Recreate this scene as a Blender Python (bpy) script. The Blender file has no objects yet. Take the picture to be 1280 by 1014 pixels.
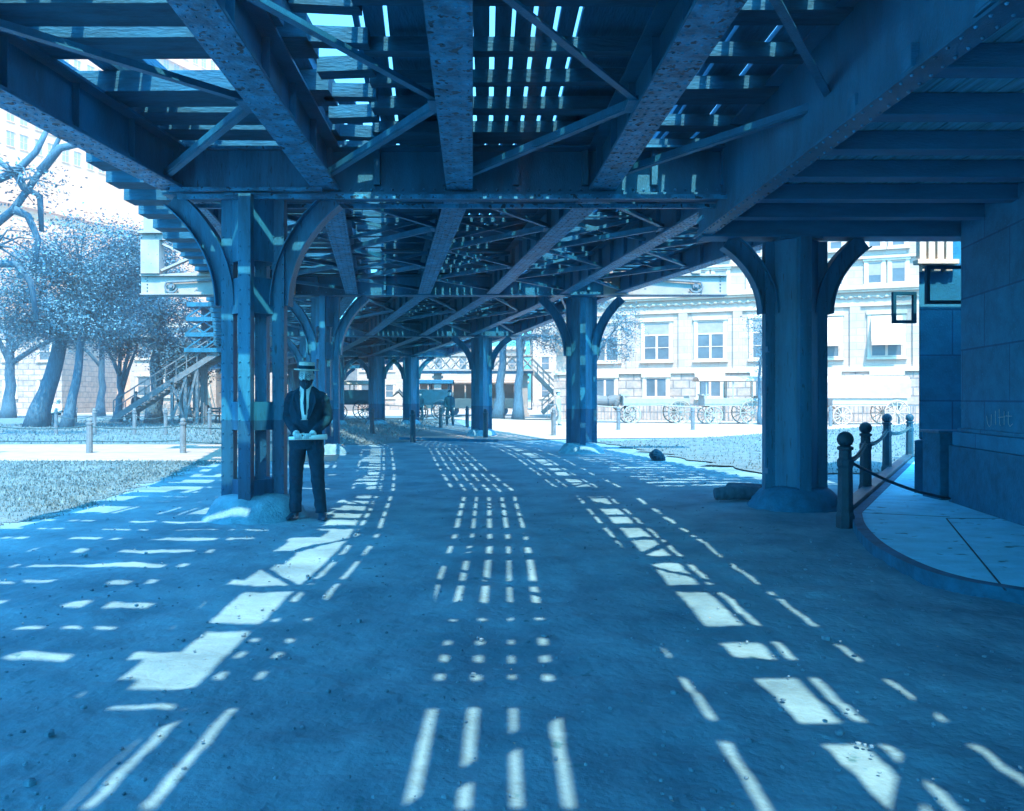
import bpy, math, random
from mathutils import Vector, Matrix, noise
R = random.Random(7)
S = bpy.context.scene
COL = S.collection
HZ, F, CH = 499.0, 1000.0, 1.33      # horizon row, focal length in pixels, eye height

def gp(px, py, z=0.0):
    Y = (CH - z) * F / (py - HZ)
    return ((px - 640) * Y / F, Y)
def at(px, py, Y):
    return Vector(((px - 640) * Y / F, Y, CH + (HZ - py) * Y / F))

# ------------------------------------------------------------------ materials
MATS = {}
def mat(name, base, base2=None, scale=4.0, detail=6.0, rough=.7, bump=.15, bscale=40.0, stretch=(1, 1, 1),
        lo=.35, hi=.65, metallic=0.0, spots=None, zband=None, brick=None, spec=.4, obj_coords=True):
    m = bpy.data.materials.new(name); m.use_nodes = True
    nt = m.node_tree; N = nt.nodes; L = nt.links
    b = N['Principled BSDF']
    tc = N.new('ShaderNodeTexCoord')
    mp = N.new('ShaderNodeMapping'); mp.inputs['Scale'].default_value = stretch
    L.new(tc.outputs['Object'], mp.inputs['Vector'])
    n1 = N.new('ShaderNodeTexNoise'); n1.inputs['Scale'].default_value = scale; n1.inputs['Detail'].default_value = detail
    n1.inputs['Roughness'].default_value = .62
    L.new(mp.outputs[0], n1.inputs['Vector'])
    cr = N.new('ShaderNodeValToRGB')
    cr.color_ramp.elements[0].position = lo; cr.color_ramp.elements[1].position = hi
    base2 = base2 or tuple(c * .6 for c in base)
    cr.color_ramp.elements[0].color = (*base2, 1); cr.color_ramp.elements[1].color = (*base, 1)
    L.new(n1.outputs['Fac'], cr.inputs[0])
    out = cr.outputs[0]
    def mix(a, bcol, fac, mode='MIX'):
        mx = N.new('ShaderNodeMix'); mx.data_type = 'RGBA'; mx.blend_type = mode
        if isinstance(fac, float): mx.inputs[0].default_value = fac
        else: L.new(fac, mx.inputs[0])
        L.new(a, mx.inputs[6])
        if isinstance(bcol, tuple): mx.inputs[7].default_value = (*bcol, 1)
        else: L.new(bcol, mx.inputs[7])
        return mx.outputs[2]
    if spots:                                    # (colour, scale, threshold)
        n2 = N.new('ShaderNodeTexNoise'); n2.inputs['Scale'].default_value = spots[1]; n2.inputs['Detail'].default_value = 8
        L.new(mp.outputs[0], n2.inputs['Vector'])
        r2 = N.new('ShaderNodeValToRGB'); r2.color_ramp.elements[0].position = spots[2]; r2.color_ramp.elements[1].position = spots[2] + .06
        L.new(n2.outputs['Fac'], r2.inputs[0])
        out = mix(out, spots[0], r2.outputs[0])
    if zband:                                    # a different coat of paint below a height
        g = N.new('ShaderNodeNewGeometry'); sp = N.new('ShaderNodeSeparateXYZ'); L.new(g.outputs['Position'], sp.inputs[0])
        lt = N.new('ShaderNodeMath'); lt.operation = 'LESS_THAN'; lt.inputs[1].default_value = zband[0]; L.new(sp.outputs[2], lt.inputs[0])
        out = mix(out, zband[1], lt.outputs[0], 'MULTIPLY')
    nb = N.new('ShaderNodeTexNoise'); nb.inputs['Scale'].default_value = bscale; nb.inputs['Detail'].default_value = 5
    L.new(mp.outputs[0], nb.inputs['Vector'])
    hgt = nb.outputs['Fac']
    if brick:                                    # (width, height, mortar, colour of joints, axis swap)
        w, h, mo, jc, swap = brick
        sx = N.new('ShaderNodeSeparateXYZ'); L.new(tc.outputs['Object'], sx.inputs[0])
        ad = N.new('ShaderNodeMath'); ad.operation = 'ADD'; L.new(sx.outputs[0], ad.inputs[0]); L.new(sx.outputs[1], ad.inputs[1])
        cx = N.new('ShaderNodeCombineXYZ'); L.new(ad.outputs[0], cx.inputs[0]); L.new(sx.outputs[2], cx.inputs[1])
        bt = N.new('ShaderNodeTexBrick'); L.new(cx.outputs[0], bt.inputs['Vector'])
        bt.inputs['Scale'].default_value = 1; bt.inputs['Brick Width'].default_value = w; bt.inputs['Row Height'].default_value = h
        bt.inputs['Mortar Size'].default_value = mo; bt.inputs['Mortar Smooth'].default_value = .3
        bt.inputs['Color1'].default_value = (1, 1, 1, 1); bt.inputs['Color2'].default_value = (.82, .82, .82, 1)
        bt.inputs['Mortar'].default_value = (*jc, 1)
        out = mix(out, bt.outputs['Color'], 1.0, 'MULTIPLY')
        iv = N.new('ShaderNodeMath'); iv.operation = 'SUBTRACT'; L.new(nb.outputs['Fac'], iv.inputs[0]); L.new(bt.outputs['Fac'], iv.inputs[1])
        hgt = iv.outputs[0]
    L.new(out, b.inputs['Base Color'])
    bp = N.new('ShaderNodeBump'); bp.inputs['Strength'].default_value = min(1, bump); bp.inputs['Distance'].default_value = .02
    L.new(hgt, bp.inputs['Height']); L.new(bp.outputs[0], b.inputs['Normal'])
    b.inputs['Roughness'].default_value = rough; b.inputs['Metallic'].default_value = metallic
    b.inputs['Specular IOR Level'].default_value = spec
    MATS[name] = m
    return m
def K(v, w=None):                                # blue printed grey
    return (v * .24, v * .80, min(1, v * 1.0))
def K2(v): return (v * .04, v * .66, min(.8, v * 1.15))
M = {}
M['steel'] = mat('painted_steel', K2(.25), K2(.15), 2.2, rough=.5, bump=.35, bscale=55, spots=(K2(.2), 9, .62), stretch=(1.6, 1.6, .5))
M['column'] = mat('column_paint', K2(.29), K2(.15), 2.6, rough=.48, bump=.3, bscale=45, stretch=(3, 3, .5), spots=(K2(.10), 11, .63), zband=(1.09, (.42, .5, .6)))
M['plaincolumn'] = mat('plain_column_paint', K2(.27), K2(.16), 2.6, rough=.48, bump=.3, bscale=45, stretch=(3, 3, .4), spots=(K2(.10), 11, .63))
M['iron_black'] = mat('blackened_iron', K2(.11), K2(.07), 9, rough=.7, bump=.2, spec=.1)
M['flange'] = mat('worn_flange_paint', K2(.42), K2(.18), 7, rough=.5, bump=.5, bscale=30, spots=(K2(.06), 14, .57), lo=.4, hi=.6)
M['rivet'] = M['flange']
M['tie'] = mat('creosoted_timber', K2(.17), K2(.10), 5, rough=.85, bump=.6, bscale=20, stretch=(.6, 2.5, 2.5))
M['plank'] = mat('weathered_plank', K2(.26), K2(.17), 5, rough=.85, bump=.6, bscale=20, stretch=(3, .5, 3))
M['board'] = mat('platform_board', K(.8), K(.45), 3, rough=.8, bump=.5, bscale=25, stretch=(9, .5, 3))
M['joist'] = mat('platform_joist', K2(.30), K2(.2), 3, rough=.7, bump=.4, stretch=(.5, 2, 2))
M['dirt'] = mat('packed_dirt', (.155, .315, .39), (.075, .175, .235), 1.3, 14, rough=.95, bump=.65, bscale=19, spots=(K(.2), 9, .66))
M['pebble'] = mat('pebble', (.17, .30, .38), (.05, .12, .17), 9, rough=.9, bump=.3)
M['road'] = mat('pale_macadam', (0.420, 0.341, 0.302), (0.325, 0.291, 0.269), 1.2, rough=.95, bump=.5)
M['path'] = mat('pale_gravel', (0.346, 0.275, 0.226), (0.259, 0.233, 0.216), 2, rough=.95, bump=.5)
M['lawn'] = mat('lawn_turf', (.12, .19, .215), (.06, .12, .15), 3, 10, rough=.95, bump=.8)
M['blade'] = mat('grass_blade', (.155, .225, .24), (.09, .15, .18), 1.5, rough=.8, bump=0)
M['sidewalk'] = mat('cement_walk', K(.95), K(.75), 3.5, 12, rough=.85, bump=.4, stretch=(1, 1.3, 1), spots=(K(.3), 6, .63))
M['kerb'] = mat('kerb_stone', K2(.24), K2(.13), 5, rough=.85, bump=.5)
M['concrete'] = mat('rough_concrete', (.17, .38, .48), (.09, .22, .3), 5, 10, rough=.9, bump=.7)
M['pier'] = mat('dressed_granite', K2(.36), K2(.24), 4, 10, rough=.85, bump=.35, brick=(1.5, .62, .012, (.45, .5, .6), 0), spots=(K2(.38), 30, .62))
M['pierbase'] = mat('granite_base', K2(.26), K2(.16), 6, 10, rough=.85, bump=.5)
M['stone'] = mat('pale_ashlar', (0.570, 0.391, 0.318), (0.470, 0.342, 0.285), 1.3, rough=.9, bump=.5, brick=(1.1, .42, .02, (.72, .8, .86), 0))
M['trim'] = mat('carved_stone_trim', (0.660, 0.496, 0.390), (0.509, 0.410, 0.333), 3, rough=.85, bump=.3)
M['rust'] = mat('rusticated_stone', (0.570, 0.376, 0.298), (0.342, 0.262, 0.234), 2.2, rough=.95, bump=1, bscale=7, brick=(1.0, .5, .04, (.5, .6, .7), 0))
M['glass'] = mat('window_glass', (0.124, 0.158, 0.189), (0.074, 0.095, 0.118), 1, rough=.2, bump=.02, spec=.3)  # lightened so the distant panes carry some haze in their colour
M['blind'] = mat('window_blind', (0.339, 0.286, 0.269), (0.264, 0.235, 0.222), 3, rough=.8, bump=.1)
M['frame'] = mat('painted_sash', (0.684, 0.440, 0.350), (0.570, 0.376, 0.298), 4, rough=.6, bump=.1)
M['awning'] = mat('awning_canvas', (0.739, 0.523, 0.380), (0.647, 0.401, 0.319), 3, rough=.9, bump=.2, stretch=(12, 1, 1))
M['brick'] = mat('tower_brick', (0.880, 0.401, 0.210), (0.770, 0.338, 0.189), .5, rough=.9, bump=.2, brick=(1.6, .9, .03, (.8, .85, .9), 0))
M['bark'] = mat('tree_bark', (.06, .14, .20), (.03, .08, .12), 6, rough=.95, bump=1, bscale=9, stretch=(3, 3, .6))
M['leaf'] = mat('tree_leaf', (.125, .245, .31), (.07, .165, .23), .9, rough=.6, bump=0, spec=.08)
M['leafdark'] = mat('dark_leaf', (.07, .16, .22), (.03, .09, .14), .9, rough=.6, bump=0, spec=.08)
M['post'] = mat('post_iron', K2(.085), K2(.05), 8, rough=.55, bump=.4)
M['palepost'] = mat('weathered_post', (0.162, 0.191, 0.214), (0.108, 0.140, 0.169), 8, rough=.7, bump=.4)
M['rope'] = mat('fence_chain', K(.12), K(.06), 20, rough=.6, bump=.4)
M['palesteel'] = mat('pale_steel', (0.396, 0.332, 0.304), (0.234, 0.230, 0.225), 2, rough=.6, bump=.2, spots=((.08, .12, .15), 8, .63))
M['cloth'] = mat('dark_wool', K2(.075), K2(.05), 12, rough=.95, bump=.5, bscale=80, spec=.1)
M['shirt'] = mat('white_linen', (.72, .82, .80), (.62, .74, .74), 8, rough=.9, bump=.4)
M['skin'] = mat('skin', (.45, .58, .58), (.36, .5, .52), 8, rough=.55, bump=.15)
M['hair'] = mat('dark_hair', K2(.07), K2(.05), 30, rough=.8, bump=.8)
M['straw'] = mat('straw', (.62, .7, .64), (.45, .54, .5), 30, rough=.8, bump=.5, stretch=(1, 1, 4))
M['paper'] = mat('rolled_paper', (.82, .85, .8), (.76, .8, .76), 5, rough=.8, bump=.1)
M['leather'] = mat('shoe_leather', K2(.09), K2(.06), 10, rough=.35, bump=.2)
M['horse'] = mat('horse_coat', (0.154, 0.150, 0.156), (0.096, 0.109, 0.120), 3, rough=.7, bump=.2)
M['darkhorse'] = mat('dark_horse_coat', (.10, .11, .12), (.06, .07, .08), 3, rough=.7, bump=.2)
M['wagon'] = mat('wagon_paint', (.34, .34, .32), (.27, .29, .28), 4, rough=.6, bump=.2)  # haze over the distant traffic is put into this paler colour
M['darkwagon'] = mat('dark_coach_paint', K2(.12), K2(.07), 4, rough=.4, bump=.2)
M['canvas'] = mat('pale_canvas', (0.576, 0.422, 0.348), (0.461, 0.354, 0.312), 3, rough=.9, bump=.3)
M['rock'] = mat('rock', K2(.10), K2(.05), 9, rough=.95, bump=1, bscale=14)
M['chalk'] = mat('chalk', (.7, .72, .7), (.4, .5, .55), 40, rough=.9, bump=0)

# ------------------------------------------------------------------ mesh building
class MB:
    def __init__(s): s.v = []; s.f = []
    def add(s, vs, fs):
        o = len(s.v); s.v += [tuple(v) for v in vs]; s.f += [tuple(i + o for i in f) for f in fs]; return s
    def box8(s, c):
        return s.add(c, [(0, 3, 2, 1), (4, 5, 6, 7), (0, 1, 5, 4), (1, 2, 6, 5), (2, 3, 7, 6), (3, 0, 4, 7)])
    def box(s, x0, x1, y0, y1, z0, z1):
        return s.box8([(x0, y0, z0), (x1, y0, z0), (x1, y1, z0), (x0, y1, z0), (x0, y0, z1), (x1, y0, z1), (x1, y1, z1), (x0, y1, z1)])
    def hexa(s, p, q, a0, a1, h0, h1):            # along p-q, lateral and vertical offsets
        p = Vector(p); q = Vector(q); t = q - p; n = Vector((t.y, -t.x, 0)).normalized(); u = Vector((0, 0, 1))
        c = [p + n * a0 + u * h0, p + n * a1 + u * h0, q + n * a1 + u * h0, q + n * a0 + u * h0,
             p + n * a0 + u * h1, p + n * a1 + u * h1, q + n * a1 + u * h1, q + n * a0 + u * h1]
        return s.box8(c)
    def bar(s, p, q, w, h, up=(0, 0, 1)):
        p = Vector(p); q = Vector(q); t = (q - p).normalized(); up = Vector(up)
        a = t.cross(up)
        if a.length < 1e-4: a = t.cross(Vector((1, 0, 0)))
        a.normalize(); b = a.cross(t).normalized()
        a *= w / 2; b *= h / 2
        return s.box8([p - a - b, p + a - b, q + a - b, q - a - b, p - a + b, p + a + b, q + a + b, q - a + b])
    def tube(s, pts, rad, n=8, cap=True, flat=1.0):
        pts = [Vector(p) for p in pts]; m = len(pts)
        if not isinstance(rad, (list, tuple)): rad = [rad] * m
        base = len(s.v); prev = None
        for i, p in enumerate(pts):
            t = (pts[min(i + 1, m - 1)] - pts[max(i - 1, 0)]).normalized()
            a = prev if prev is not None else (Vector((1, 0, 0)) if abs(t.x) < .9 else Vector((0, 1, 0)))
            a = (a - t * a.dot(t)).normalized(); prev = a; b = t.cross(a)
            r = rad[i]; rr = r if isinstance(r, (tuple, list)) else (r, r * flat)
            for k in range(n):
                an = 2 * math.pi * k / n
                s.v.append(tuple(p + a * math.cos(an) * rr[0] + b * math.sin(an) * rr[1]))
        for i in range(m - 1):
            for k in range(n):
                k2 = (k + 1) % n
                s.f.append((base + i * n + k, base + i * n + k2, base + (i + 1) * n + k2, base + (i + 1) * n + k))
        if cap:
            s.f.append(tuple(base + k for k in range(n))[::-1]); s.f.append(tuple(base + (m - 1) * n + k for k in range(n)))
        return s
    def rings(s, rs, n=16):                        # rs: (x, y, z, rx, ry) horizontal ellipses
        base = len(s.v); m = len(rs)
        for (x, y, z, rx, ry) in rs:
            for k in range(n):
                an = 2 * math.pi * k / n; s.v.append((x + rx * math.cos(an), y + ry * math.sin(an), z))
        for i in range(m - 1):
            for k in range(n):
                k2 = (k + 1) % n
                s.f.append((base + i * n + k, base + i * n + k2, base + (i + 1) * n + k2, base + (i + 1) * n + k))
        s.f.append(tuple(base + k for k in range(n))[::-1]); s.f.append(tuple(base + (m - 1) * n + k for k in range(n)))
        return s
    def lathe(s, x, y, prof, n=16): return s.rings([(x, y, z, r, r) for (r, z) in prof], n)
    def prism(s, pts, z0, z1):
        n = len(pts); 
        vs = [(p[0], p[1], z0) for p in pts] + [(p[0], p[1], z1) for p in pts]
        fs = [tuple(range(n))[::-1], tuple(range(n, 2 * n))] + [(i, (i + 1) % n, n + (i + 1) % n, n + i) for i in range(n)]
        return s.add(vs, fs)
    def xzprism(s, pts, y0, y1):
        n = len(pts)
        vs = [(p[0], y0, p[1]) for p in pts] + [(p[0], y1, p[1]) for p in pts]
        fs = [tuple(range(n)), tuple(range(n, 2 * n))[::-1]] + [(i, n + i, n + (i + 1) % n, (i + 1) % n) for i in range(n)]
        return s.add(vs, fs)
    def ball(s, c, r, n=12, m=8, sc=(1, 1, 1)):
        c = Vector(c)
        rs = []
        for i in range(m + 1):
            a = -math.pi / 2 + math.pi * i / m
            rs.append((c.x, c.y, c.z + r * sc[2] * math.sin(a), max(1e-4, r * sc[0] * math.cos(a)), max(1e-4, r * sc[1] * math.cos(a))))
        return s.rings(rs, n)
    def xf(s, mtx, start=0):
        for i in range(start, len(s.v)): s.v[i] = tuple(mtx @ Vector(s.v[i]))
        return s
    def mesh(s, name):
        me = bpy.data.meshes.new(name); me.from_pydata(s.v, [], s.f); me.update(); return me
    def build(s, name, m, parent=None, smooth=False, bevel=0, local=False):
        me = s.mesh(name)
        if parent is not None and not local:
            o = wloc(parent); me.transform(Matrix.Translation(-o))
        ob = bpy.data.objects.new(name, me); COL.objects.link(ob)
        if parent is not None: ob.parent = parent
        me.materials.append(m)
        if smooth: me.polygons.foreach_set('use_smooth', [True] * len(me.polygons))
        if bevel:
            b = ob.modifiers.new('bevel', 'BEVEL'); b.width = bevel; b.segments = 2; b.limit_method = 'ANGLE'
        return ob
def wloc(o):
    v = Vector((0, 0, 0))
    while o is not None: v += o.location; o = o.parent
    return v
def tag(o, label=None, cat=None, group=None, kind=None):
    if label: o['label'] = label
    if cat: o['category'] = cat
    if group: o['group'] = group
    if kind: o['kind'] = kind
    return o
def empty(name, loc, label, cat, group=None, rz=0):
    o = bpy.data.objects.new(name, None); COL.objects.link(o); o.location = loc; o.rotation_euler.z = rz
    o.empty_display_size = .2
    return tag(o, label, cat, group)
def copy_tree(o, parent=None, loc=None, rz=None, label=None):
    c = o.copy(); COL.objects.link(c)
    if parent is not None: c.parent = parent
    if loc is not None: c.location = loc
    if rz is not None: c.rotation_euler.z = rz
    if label: c['label'] = label
    for ch in list(o.children): copy_tree(ch, c)
    return c
def fuse(mb, name, m, parent, voxel, smooth=True, sm=3):
    ob = mb.build(name, m, parent, local=True)
    md = ob.modifiers.new('r', 'REMESH'); md.mode = 'VOXEL'; md.voxel_size = voxel; md.use_smooth_shade = True
    s_ = ob.modifiers.new('s', 'SMOOTH'); s_.factor = .5; s_.iterations = sm
    dg = bpy.context.evaluated_depsgraph_get(); dg.update()
    me = bpy.data.meshes.new_from_object(ob.evaluated_get(dg))
    ob.modifiers.clear(); old = ob.data; ob.data = me; bpy.data.meshes.remove(old)
    me.name = name
    if not me.materials: me.materials.append(m)
    me.polygons.foreach_set('use_smooth', [True] * len(me.polygons))
    return ob

# ------------------------------------------------------------------ camera, light
cam = bpy.data.cameras.new('camera'); co = bpy.data.objects.new('camera', cam); COL.objects.link(co); S.camera = co
co.location = (0, 0, CH); co.rotation_euler = (math.radians(90), 0, 0)
cam.sensor_width = 36; cam.lens = 36 * F / 1280; cam.clip_end = 3000; cam.clip_start = .05
cam.shift_y = (HZ - 507) / 1280
LD = Vector((-.10, .59, -1)).normalized()           # the way sunlight travels
sun = bpy.data.lights.new('sun', 'SUN'); so = bpy.data.objects.new('sun', sun); COL.objects.link(so)
sun.energy = 4.3; sun.angle = math.radians(.5); sun.color = (1, .87, .69)
so.rotation_euler = LD.to_track_quat('-Z', 'Y').to_euler()
el = math.asin(-LD.z); azv = (-LD.x, -LD.y)
W = bpy.data.worlds.new('World'); S.world = W; W.use_nodes = True
nt = W.node_tree; bg = nt.nodes['Background']
sky = nt.nodes.new('ShaderNodeTexSky'); sky.sky_type = 'NISHITA'; sky.sun_disc = False
sky.sun_elevation = el; sky.sun_rotation = math.atan2(azv[0], azv[1])
sky.dust_density = 3; sky.air_density = 1.2; sky.ozone_density = 1
mx = nt.nodes.new('ShaderNodeMix'); mx.data_type = 'RGBA'; mx.blend_type = 'MULTIPLY'; mx.inputs[0].default_value = 1
mx.inputs[7].default_value = (.26, 1.9, 3.0, 1)
nt.links.new(sky.outputs[0], mx.inputs[6]); nt.links.new(mx.outputs[2], bg.inputs[0]); bg.inputs[1].default_value = .12
S.view_settings.view_transform = 'Standard'; S.view_settings.look = 'None'; S.view_settings.exposure = 1.5
S.cycles.max_bounces = 6; S.cycles.diffuse_bounces = 4; S.cycles.caustics_reflective = False; S.cycles.caustics_refractive = False
# ------------------------------------------------------------------ the elevated railway
BY = [-4.0, 9.2, 19.5, 29.0, 42.0, 58.0, 76.0]
BZ = [3.70, 3.70, 3.88, 3.62, 3.6, 3.6, 3.6]
GX = [[-4.9, -5.0, -7.6, -10.8, -15.6, -23.5, -33.0],     # 0 outer edge of the ties
      [-4.75, -3.82, -5.7, -8.6, -13.2, -21.0, -30.5],
      [-1.50, -2.11, -3.9, -6.9, -11.2, -19.2, -28.6],
      [.05, -.60, -2.15, -5.2, -9.4, -17.4, -26.8],
      [1.7, 1.02, -.49, -3.25, -7.4, -15.2, -24.6],
      [3.15, 2.63, 1.27, -1.5, -5.2, -12.8, -22.2],
      [6.3, 4.75, 2.54, 0.05, -3.4, -11.0, -20.2]]
def interp(Y, arr):
    for i in range(len(BY) - 1):
        if Y <= BY[i + 1] or i == len(BY) - 2:
            t = (Y - BY[i]) / (BY[i + 1] - BY[i]); return arr[i] + (arr[i + 1] - arr[i]) * t
def GXf(g, Y):
    if isinstance(g, tuple): return anc(g[0], Y) + g[1]
    i = max(0, min(5, int(math.floor(g)))); a = interp(Y, GX[i]); b = interp(Y, GX[i + 1]); return a + (b - a) * (g - i)
def ZB(Y): return interp(Y, BZ)

KN = {'A': [(-4, -1.08), (4.75, -1.24), (7, -1.4), (12, -2.1), (19.5, -3.3), (29, -6.2), (42, -10.5), (58, -18.4), (76, -27.9)],
      'C': [(-4, -.19), (3.2, -.28), (6.6, -.30), (9.2, -.42), (14, -1.12), (19.5, -1.85), (29, -4.9), (42, -9.1), (58, -17.1), (76, -26.5)],
      'D': [(-4, 1.74), (5.7, 1.70), (9.2, 1.60), (10.6, 1.48), (16, .95), (19.5, .45), (29, -2.3), (42, -6.3), (58, -14.2), (76, -23.5)],
      'E': [(-4, 3.2), (9.2, 2.7), (19.5, 1.3), (29, -1.45), (42, -5.1), (58, -12.7), (76, -22.1)]}
def anc(k, Y):
    P = KN[k]
    for i in range(len(P) - 1):
        if Y <= P[i + 1][0] or i == len(P) - 2:
            t = (Y - P[i][0]) / (P[i + 1][0] - P[i][0]); return P[i][1] + (P[i + 1][1] - P[i][1]) * t
V = empty('elevated_railway', (0, 9.2, 0), 'dark riveted steel elevated railway curving away overhead on clustered columns, sky showing through its ties', 'elevated railway')
DEP = .5
def ibeam(p, q, fw, dep, rivets=True, stiff=1.0, name='girder', mt=None):
    m = MB()
    m.hexa(p, q, -.012, .012, .028, dep - .028)
    m.hexa(p, q, -.09, -.013, .028, .043); m.hexa(p, q, .013, .09, .028, .043)
    m.hexa(p, q, -.025, -.013, .044, .12); m.hexa(p, q, .013, .025, .044, .12)
    m.hexa(p, q, -fw / 2, fw / 2, 0, .025); m.hexa(p, q, -fw / 2, fw / 2, dep - .025, dep)
    Lg = (Vector(q) - Vector(p)).length; t = (Vector(q) - Vector(p)).normalized(); n = Vector((t.y, -t.x, 0)).normalized(); p = Vector(p)
    if stiff:
        k = int(Lg / stiff)
        for i in range(k + 1):
            c = p + t * (Lg * (i + .03) / (k + .06))
            for sd in (-1, 1):
                m.bar(c + n * sd * .045 + Vector((0, 0, .05)), c + n * sd * .045 + Vector((0, 0, dep - .03)), .012, .062, up=tuple(n))
    o = m.build(name, mt or M['steel'], V)
    if rivets:
        r = MB(); k = int(Lg / .13)
        for i in range(k):
            for sd in (-.38, -.16, .16, .38):
                c = p + t * ((i + .5) * Lg / k) + n * fw * sd
                x, y, z = c; e = .015
                r.add([(x - e, y - e, z), (x + e, y - e, z), (x + e, y + e, z), (x - e, y + e, z), (x - e * .5, y - e * .5, z - .013), (x + e * .5, y - e * .5, z - .013), (x + e * .5, y + e * .5, z - .013), (x - e * .5, y + e * .5, z - .013)],
                      [(0, 1, 5, 4), (1, 2, 6, 5), (2, 3, 7, 6), (3, 0, 4, 7), (4, 5, 6, 7)])
        ro = r.build('rivet', M['rivet'], o); ro['kind'] = 'stuff'
        fl = MB().hexa(p, Vector(q), -fw / 2 + .004, fw / 2 - .004, -.006, -.002).build('cover_plate', M['flange'], o)
    return o
for b in range(6):
    for g in range(1, 7):
        if b == 0 and g >= 5: continue
        p = Vector((GX[g][b], BY[b], BZ[b])); q = Vector((GX[g][b + 1], BY[b + 1], BZ[b + 1]))
        t = (q - p).normalized(); p = p + t * .14; q = q - t * .14
        ibeam(p, q, .30 if g < 5 else .26, DEP if g < 6 else .42, rivets=b < 3, stiff=.9 if b < 3 else 1.6)
# cross girders with outriggers
def cross(Y, x0, x1, zb, dep, fw=.34, d=True):
    m = MB()
    m.box(x0, x1, Y - .012, Y + .012, zb + .03, zb + dep - .03)
    m.box(x0, x1, Y - fw / 2, Y + fw / 2, zb, zb + .026); m.box(x0, x1, Y - fw / 2, Y + fw / 2, zb + dep - .026, zb + dep)
    m.box(x0, x1, Y - .10, Y - .014, zb + .028, zb + .042); m.box(x0, x1, Y - .028, Y - .014, zb + .044, zb + .13)
    k = int((x1 - x0) / .8)
    for i in range(k + 1):
        x = x0 + .03 + (x1 - x0 - .06) * i / k
        m.box(x - .035, x + .035, Y - .09, Y - .014, zb + .135, zb + dep - .03); m.box(x - .035, x + .035, Y + .014, Y + .09, zb + .04, zb + dep - .03)
    o = m.build('cross_girder', M['steel'], V)
    r = MB()
    for i in range(int((x1 - x0) / .12)):
        x = x0 + .06 + i * .12
        r.tube([(x, Y - .028, zb + .09), (x, Y - .042, zb + .09)], [.016, .009], 6)
    rr = r.build('rivet', M['rivet'], o); rr['kind'] = 'stuff'
    return o
cross(BY[1], -3.95, 2.45, 3.64, .56)
cross(BY[2], -8.9, 5.2, 3.84, .5)
cross(BY[3], -9.4, .3, 3.58, .5)
cross(BY[4], -14, -3.2, 3.56, .5)
cross(BY[5], -23, -10.8, 3.56, .5)
cross(BY[0], -4.9, 6.3, 3.64, .5)
# twin channels of the first cross girder and its gusset over the left column
m = MB(); m.bar((-3.75, 8.98, 3.60), (2.5, 8.98, 3.60), .05, .05); m.bar((-3.75, 9.42, 3.60), (2.5, 9.42, 3.60), .05, .05)
m.build('channel', M['flange'], V)
m = MB(); m.xzprism([(-3.83, 3.67), (-2.15, 3.67), (-2.15, 3.78), (-2.42, 4.12), (-3.56, 4.12), (-3.83, 3.86)], 8.98, 8.996); m.build('gusset_plate', M['column'], V)
m = MB(); m.box(-3.84, -2.12, 8.93, 8.976, 3.655, 3.70); m.box(-3.60, -2.38, 8.93, 8.976, 4.13, 4.16); m.build('shelf_angle', M['flange'], V)
# outrigger brackets of the second bent: plate girder ends, upper beams, cross braces
def outrigger(x0, x1, Y, zb):
    m = MB(); s = 1 if x1 > x0 else -1
    m.xzprism([(x0, zb), (x1, zb), (x1, zb + .46), (x0, zb + .60)] if s > 0 else [(x1, zb), (x0, zb), (x0, zb + .60), (x1, zb + .46)], Y - .30, Y - .27)
    a, b = min(x0, x1), max(x0, x1)
    m.box(a, b, Y - .38, Y - .303, zb - .03, zb + .0); m.box(a, b, Y - .38, Y - .303, zb + .42, zb + .45)
    o = m.build('outrigger', M['palesteel'], V)
    r = MB(); e = x1 - s * .75
    r.tube([(e, Y - .305, zb + .17), (e, Y - .36, zb + .17)], .075, 14); r.tube([(e, Y - .36, zb + .17), (e, Y - .40, zb + .17)], .04, 10)
    r.tube([(e + s * .15 * math.cos(a_), Y - .36, zb + .17 + .15 * math.sin(a_)) for a_ in [math.radians(k) for k in range(200, 420, 20)]] + [(x0 + s * .2, Y - .36, zb + .42)], .028, 6)
    for k in range(5): r.ball((x1 - s * .15, Y - .305, zb + .07 + k * .08), .02, 6, 4)
    r.build('tie_rod', M['palepost'], o)
outrigger(-5.2, -8.9, BY[2], 3.86); outrigger(2.2, 5.15, BY[2], 3.86)
m = MB(); zb = 3.86; Y = BY[2]
m.box(-8.85, -5.6, Y - .35, Y - .2, zb + 1.28, zb + 1.42); m.box(-8.86, -8.42, Y - .42, Y - .12, zb + .47, zb + 1.275); m.box(-8.92, -8.36, Y - .46, Y - .08, zb + 1.43, zb + 1.48)
m.bar((-8.4, Y - .30, zb + .55), (-6.9, Y - .30, zb + 1.2), .05, .14, up=(0, 1, 0)); m.bar((-8.4, Y - .24, zb + 1.2), (-6.9, Y - .24, zb + .55), .05, .14, up=(0, 1, 0))
m.bar((-6.8, Y - .30, zb + .55), (-5.7, Y - .30, zb + 1.2), .05, .14, up=(0, 1, 0))
m.box(-8.8, -8.35, Y - .4, Y - .15, zb + 1.485, zb + 2.3)
m.build('bracket_frame', M['palesteel'], V)
m = MB(); m.box(2.6, 2.85, Y - .42, Y - .30, zb + .47, zb + 1.25); m.box(4.3, 4.5, Y - .42, Y - .30, zb + .47, zb + 1.6); m.box(2.6, 5.2, Y - .4, Y - .32, zb + .8, zb + .86)
m.build('bracket_frame', M['palesteel'], V)
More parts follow.
